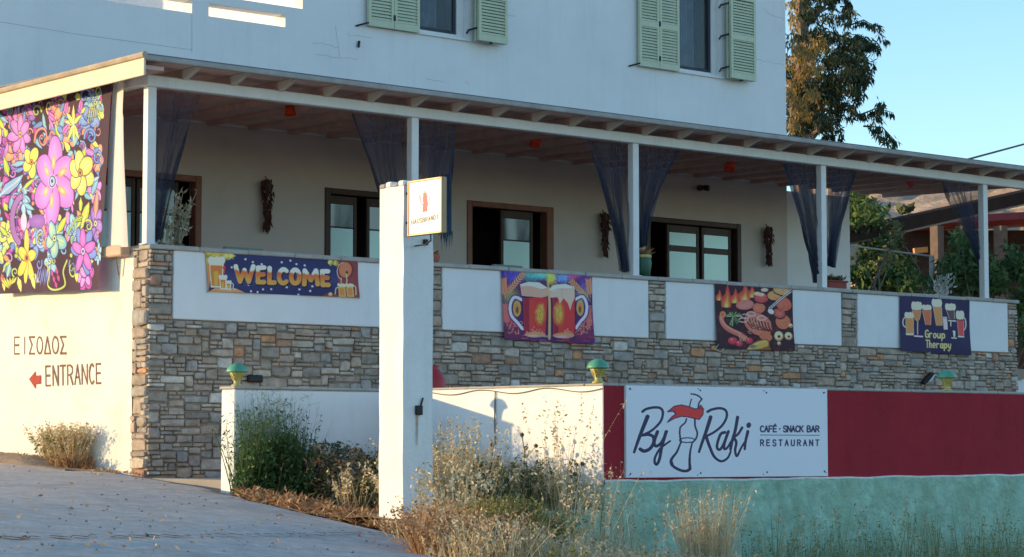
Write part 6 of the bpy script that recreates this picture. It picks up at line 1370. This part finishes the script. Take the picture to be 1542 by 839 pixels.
# thistles with round heads
def thistle(px, ytop, depth, z0, label):
    tip = atD(px, ytop, depth); b = Vector((tip.x + R.uniform(-.1, .1), tip.y, z0)); t = thing('thistle', label, 'thistle', tuple(b), 'thistles in the weed bed'); mb = MB(); mb.tube([b, b.lerp(tip, .5) + Vector((.03, 0, 0)), tip], [.008, .006, .004], 5); hd = [tip]
    for k in range(4): q = b.lerp(tip, R.uniform(.4, .8)); e = q + Vector((R.gauss(0, .09), R.gauss(0, .05), R.uniform(.06, .16))); mb.tube([q, e], [.004, .003], 5); hd.append(e)
    mb.build('stem', OLIVEL, t)
    for e in hd[:3]:
        h = MB()
        for k in range(40): d = Vector((R.gauss(0, 1), R.gauss(0, 1), R.gauss(0, 1))).normalized(); h.blade(e, e + d * .028, .004, 0, 1)
        h.lathe(e - Vector((0, 0, .018)), [(.006, 0), (.018, .012), (.019, .024), (.008, .036)], 8)
        h.build('flower_head', pmat('thistle_brown', (.12, .075, .045), .9, .2, 10), t)
thistle(786, 655, 20.3, -.66, 'tall thistle with dark round heads before the shadow on the white wall'); thistle(741, 670, 20.6, -.66, 'thistle with olive round heads left of the tallest thistle'); thistle(868, 700, 19.6, -.66, 'dark thistle close to the corner of the crimson wall')
# tall wild oats by the wall corner
def oats(label, px, depth, z0, n, h, mat=DRY, spread=.2, sd_=.9, group='wild oat tufts along the walls'):
    c = atD(px, 700, depth); c.z = z0 if z0 is not None else gh(c.x, c.y); t = thing('wild_oats', label, 'wild oats', tuple(c), group); mb = MB(); stalks(mb, c, n, spread, h, .16, .0036, sd_, hl=.035, hw=.012, bend=.06, seg=5); stuff(mb.build('seed_stalks', mat, t)); mb = MB(); stalks(mb, c, n * 2, spread, h * .45, .3, .005, 0, bend=.2); stuff(mb.build('blades', mat, t)); return t
oats('tall pale wild oats leaning across the left end of the sea-green wall', 925, 18.8, None, 34, .92, spread=.16)
oats('sparse wild oats beside the white return wall above the thistles', 845, 19.7, -.66, 44, 1.0, spread=.18)
oats('thin wild oats before the green wall below the sign board lettering', 985, 18.6, None, 26, .72, spread=.22)
oats('wild oats right behind the foot of the sign column', 668, 19.2, -.66, 90, .8, spread=.25)
oats('loose oats in the bed left of the wall shadow', 715, 19.9, -.66, 90, .85, spread=.25)
oats('pale feathery oats right of the column foot in front of the ledge', 652, 17.9, None, 46, .62, spread=.12)
oats('tall pale oats in the middle of the verge left of the mound', 705, 17.4, None, 60, .80, spread=.16)
oats('tall pale oats at the right edge of the weed mound', 880, 17.6, None, 46, .85, spread=.18)
for k_, (px_, n_, h_, lab_) in enumerate(((1170, 16, .55, 'a few thin oats just right of the pale bunch grass'), (1245, 14, .50, 'sparse pale oats under the right end of the sign board'), (1370, 16, .60, 'sparse pale oats before the green wall under the third mushroom lamp'), (1490, 18, .70, 'pale oats before the green wall at the right edge'))): oats(lab_, px_, 20.3 + k_ * .9, None, n_, h_ + .25, spread=.25)
# pale bunch grass in front of the green wall
c = atD(1066, 839, 17.9); g = gh(c.x, c.y)
t = thing('bunch_grass', 'upright pale straw bunch of grass in front of the sea-green wall', 'grass tuft', (c.x, c.y, g)); mb = MB(); stalks(mb, (c.x, c.y, g), 420, .17, .80, .15, .0045, .35, hl=.03, hw=.008, bend=.04, seg=5); stuff(mb.build('straw_stalks', DRY, t))
# yellow-green mound in the foreground
t = None; bl = []
cm = atD(775, 830, 17.2); gm = gh(cm.x, cm.y); t = thing('weed_mound', 'dense yellow-green weed mound in front of the ledge', 'weeds', (cm.x, cm.y, gm)); mb = MB()
for i in range(150):
    a = R.uniform(0, 6.28); q = math.sqrt(R.random()); x = cm.x + RV.x * .42 * q * math.cos(a) + FV.x * .3 * q * math.sin(a); y = cm.y + RV.y * .42 * q * math.cos(a) + FV.y * .3 * q * math.sin(a); stalks(mb, (x, y, gh(x, y)), 18, .06, .50 * (1 - .30 * q * q), .16, .0042, .9, hl=.022, hw=.009, bend=.08)
stuff(mb.build('seed_stems', YELLG, t)); bl = [(Vector((cm.x + R.gauss(0, .2), cm.y + R.gauss(0, .18), gm + R.uniform(.02, .34))), R.uniform(.05, .1)) for _ in range(110)]; stuff(leaf_mass('leaves', bl, YELLG, t, 330, (.035, .009), -.3))
# small dark weed at the column foot
c = atD(622, 795, 18.1); c.z = gh(c.x, c.y)
t = thing('dark_weed', 'small dark green weed at the foot of the sign column', 'weed', tuple(c)); mb = MB(); stalks(mb, c, 90, .06, .13, .5, .009, .5, hl=.035, hw=.012, bend=.2); stuff(mb.build('leaves', GREENL, t))
# mixed dry grass over the foreground verge
mb = MB(); mg = MB(); my = MB()
for i in range(900):
    a = R.uniform(-.85, 3.2); b = R.uniform(15.2, 19.2); p = plan(a, b)
    if p.y > RY - .12 and p.x > -.5: continue
    if a < -.85 + max(0, (b - 17.0)) * -.1 or (a < -.55 and b < 17.2): continue
    if abs(p.x - CX0 - .15) < .2 and abs(p.y - CY0 - .15) < .22: continue
    z = gh(p.x, p.y); h = R.uniform(.12, .34) * (1.2 if a < .6 else .9); k = noise.noise(Vector((p.x * .7, p.y * .7, 9)))
    stalks(mb if (k > -.12 or a < .15) else my, (p.x, p.y, z), 12, .10, h, .35, .0045, .5, hl=.028, hw=.010, bend=.12)
for i in range(800):
    a = R.uniform(2.2, 7.5); b = R.uniform(17, 26); p = plan(a, b)
    if p.y > RY - .1: continue
    dist = RY - p.y
    if dist > 2.2: continue
    z = gh(p.x, p.y); k = noise.noise(Vector((p.x * .5, 2, 9))); top = -(839 - 662 - 50 - 26 * k) * b / FPX; h = max(.12, (top - z) * R.uniform(.8, 1.3))
    stalks(mg if R.random() < .75 else my, (p.x, p.y, z), 9, .12, h, .16, .0045, .25, hl=.035, hw=.008, bend=.06)
tag(mb.build('verge_dry_grass', DRY), 'dry straw grass covering the verge right of the road', 'dry grass', kind='stuff'); tag(my.build('verge_yellow_grass', YELLG), 'yellow-green grass patches on the verge', 'grass', kind='stuff')
tag(mg.build('verge_green_grass', pmat('grey_green_grass', (.12, .17, .08), .7, .2, 4, transl=.3, per=[(0, (.20, .29, .14)), (.4, (.27, .34, .18)), (.7, (.14, .22, .11)), (.9, (.42, .40, .19))])), 'tall grey-green grass along the foot of the sea-green wall', 'grass', kind='stuff')
# orange dry tangle right of the column foot
mb = MB()
for i in range(300):
    a = R.uniform(-.66, .02); b = R.uniform(15.8, 18.3); p = plan(a, b); stalks(mb, (p.x, p.y, gh(p.x, p.y)), 14, .09, R.uniform(.14, .40), .45, .0045, .5, hl=.035, hw=.011, bend=.25)
tag(mb.build('orange_dry_grass', DRYB), 'rusty orange dry grass right of the column foot', 'dry grass', kind='stuff')
# pebbles, leaves and crumbs on the road
mb = MB(); lf_ = MB()
for i in range(420):
    px, py = R.uniform(0, 640), R.uniform(690, 838); p = onground(px, py)
    if not p or (p.x > -.6 and p.y > -6): continue
    z = p.z + .018; s_ = R.uniform(.004, .014) * (1 if R.random() < .96 else 1.8)
    if R.random() < .55: mb.lathe((p.x, p.y, z), [(s_, 0), (s_ * .9, s_ * .5), (.002, s_ * .9)], 6)
    else: lf_.leaf((p.x, p.y, z + .006), (R.uniform(-1, 1), R.uniform(-1, 1), .2), R.uniform(.02, .06), R.uniform(.004, .012))
for i in range(500):
    y = R.uniform(.0, 4.5); x = -.06 - abs(R.gauss(0, .16)); z = gh(x, y) + .02 + (.08 if y > 1.6 else 0); lf_.leaf((x, y, z), (R.uniform(-1, 1), R.uniform(-1, 1), .3), R.uniform(.02, .07), R.uniform(.004, .01))
tag(mb.build('road_pebbles', pmat('pebble', (.20, .18, .16), .9, .4, 30)), 'small pebbles and crumbs scattered on the concrete road', 'pebbles', kind='stuff'); tag(lf_.build('leaf_litter', DRYB), 'dry leaf litter on the road and along the cream wall', 'leaf litter', kind='stuff')
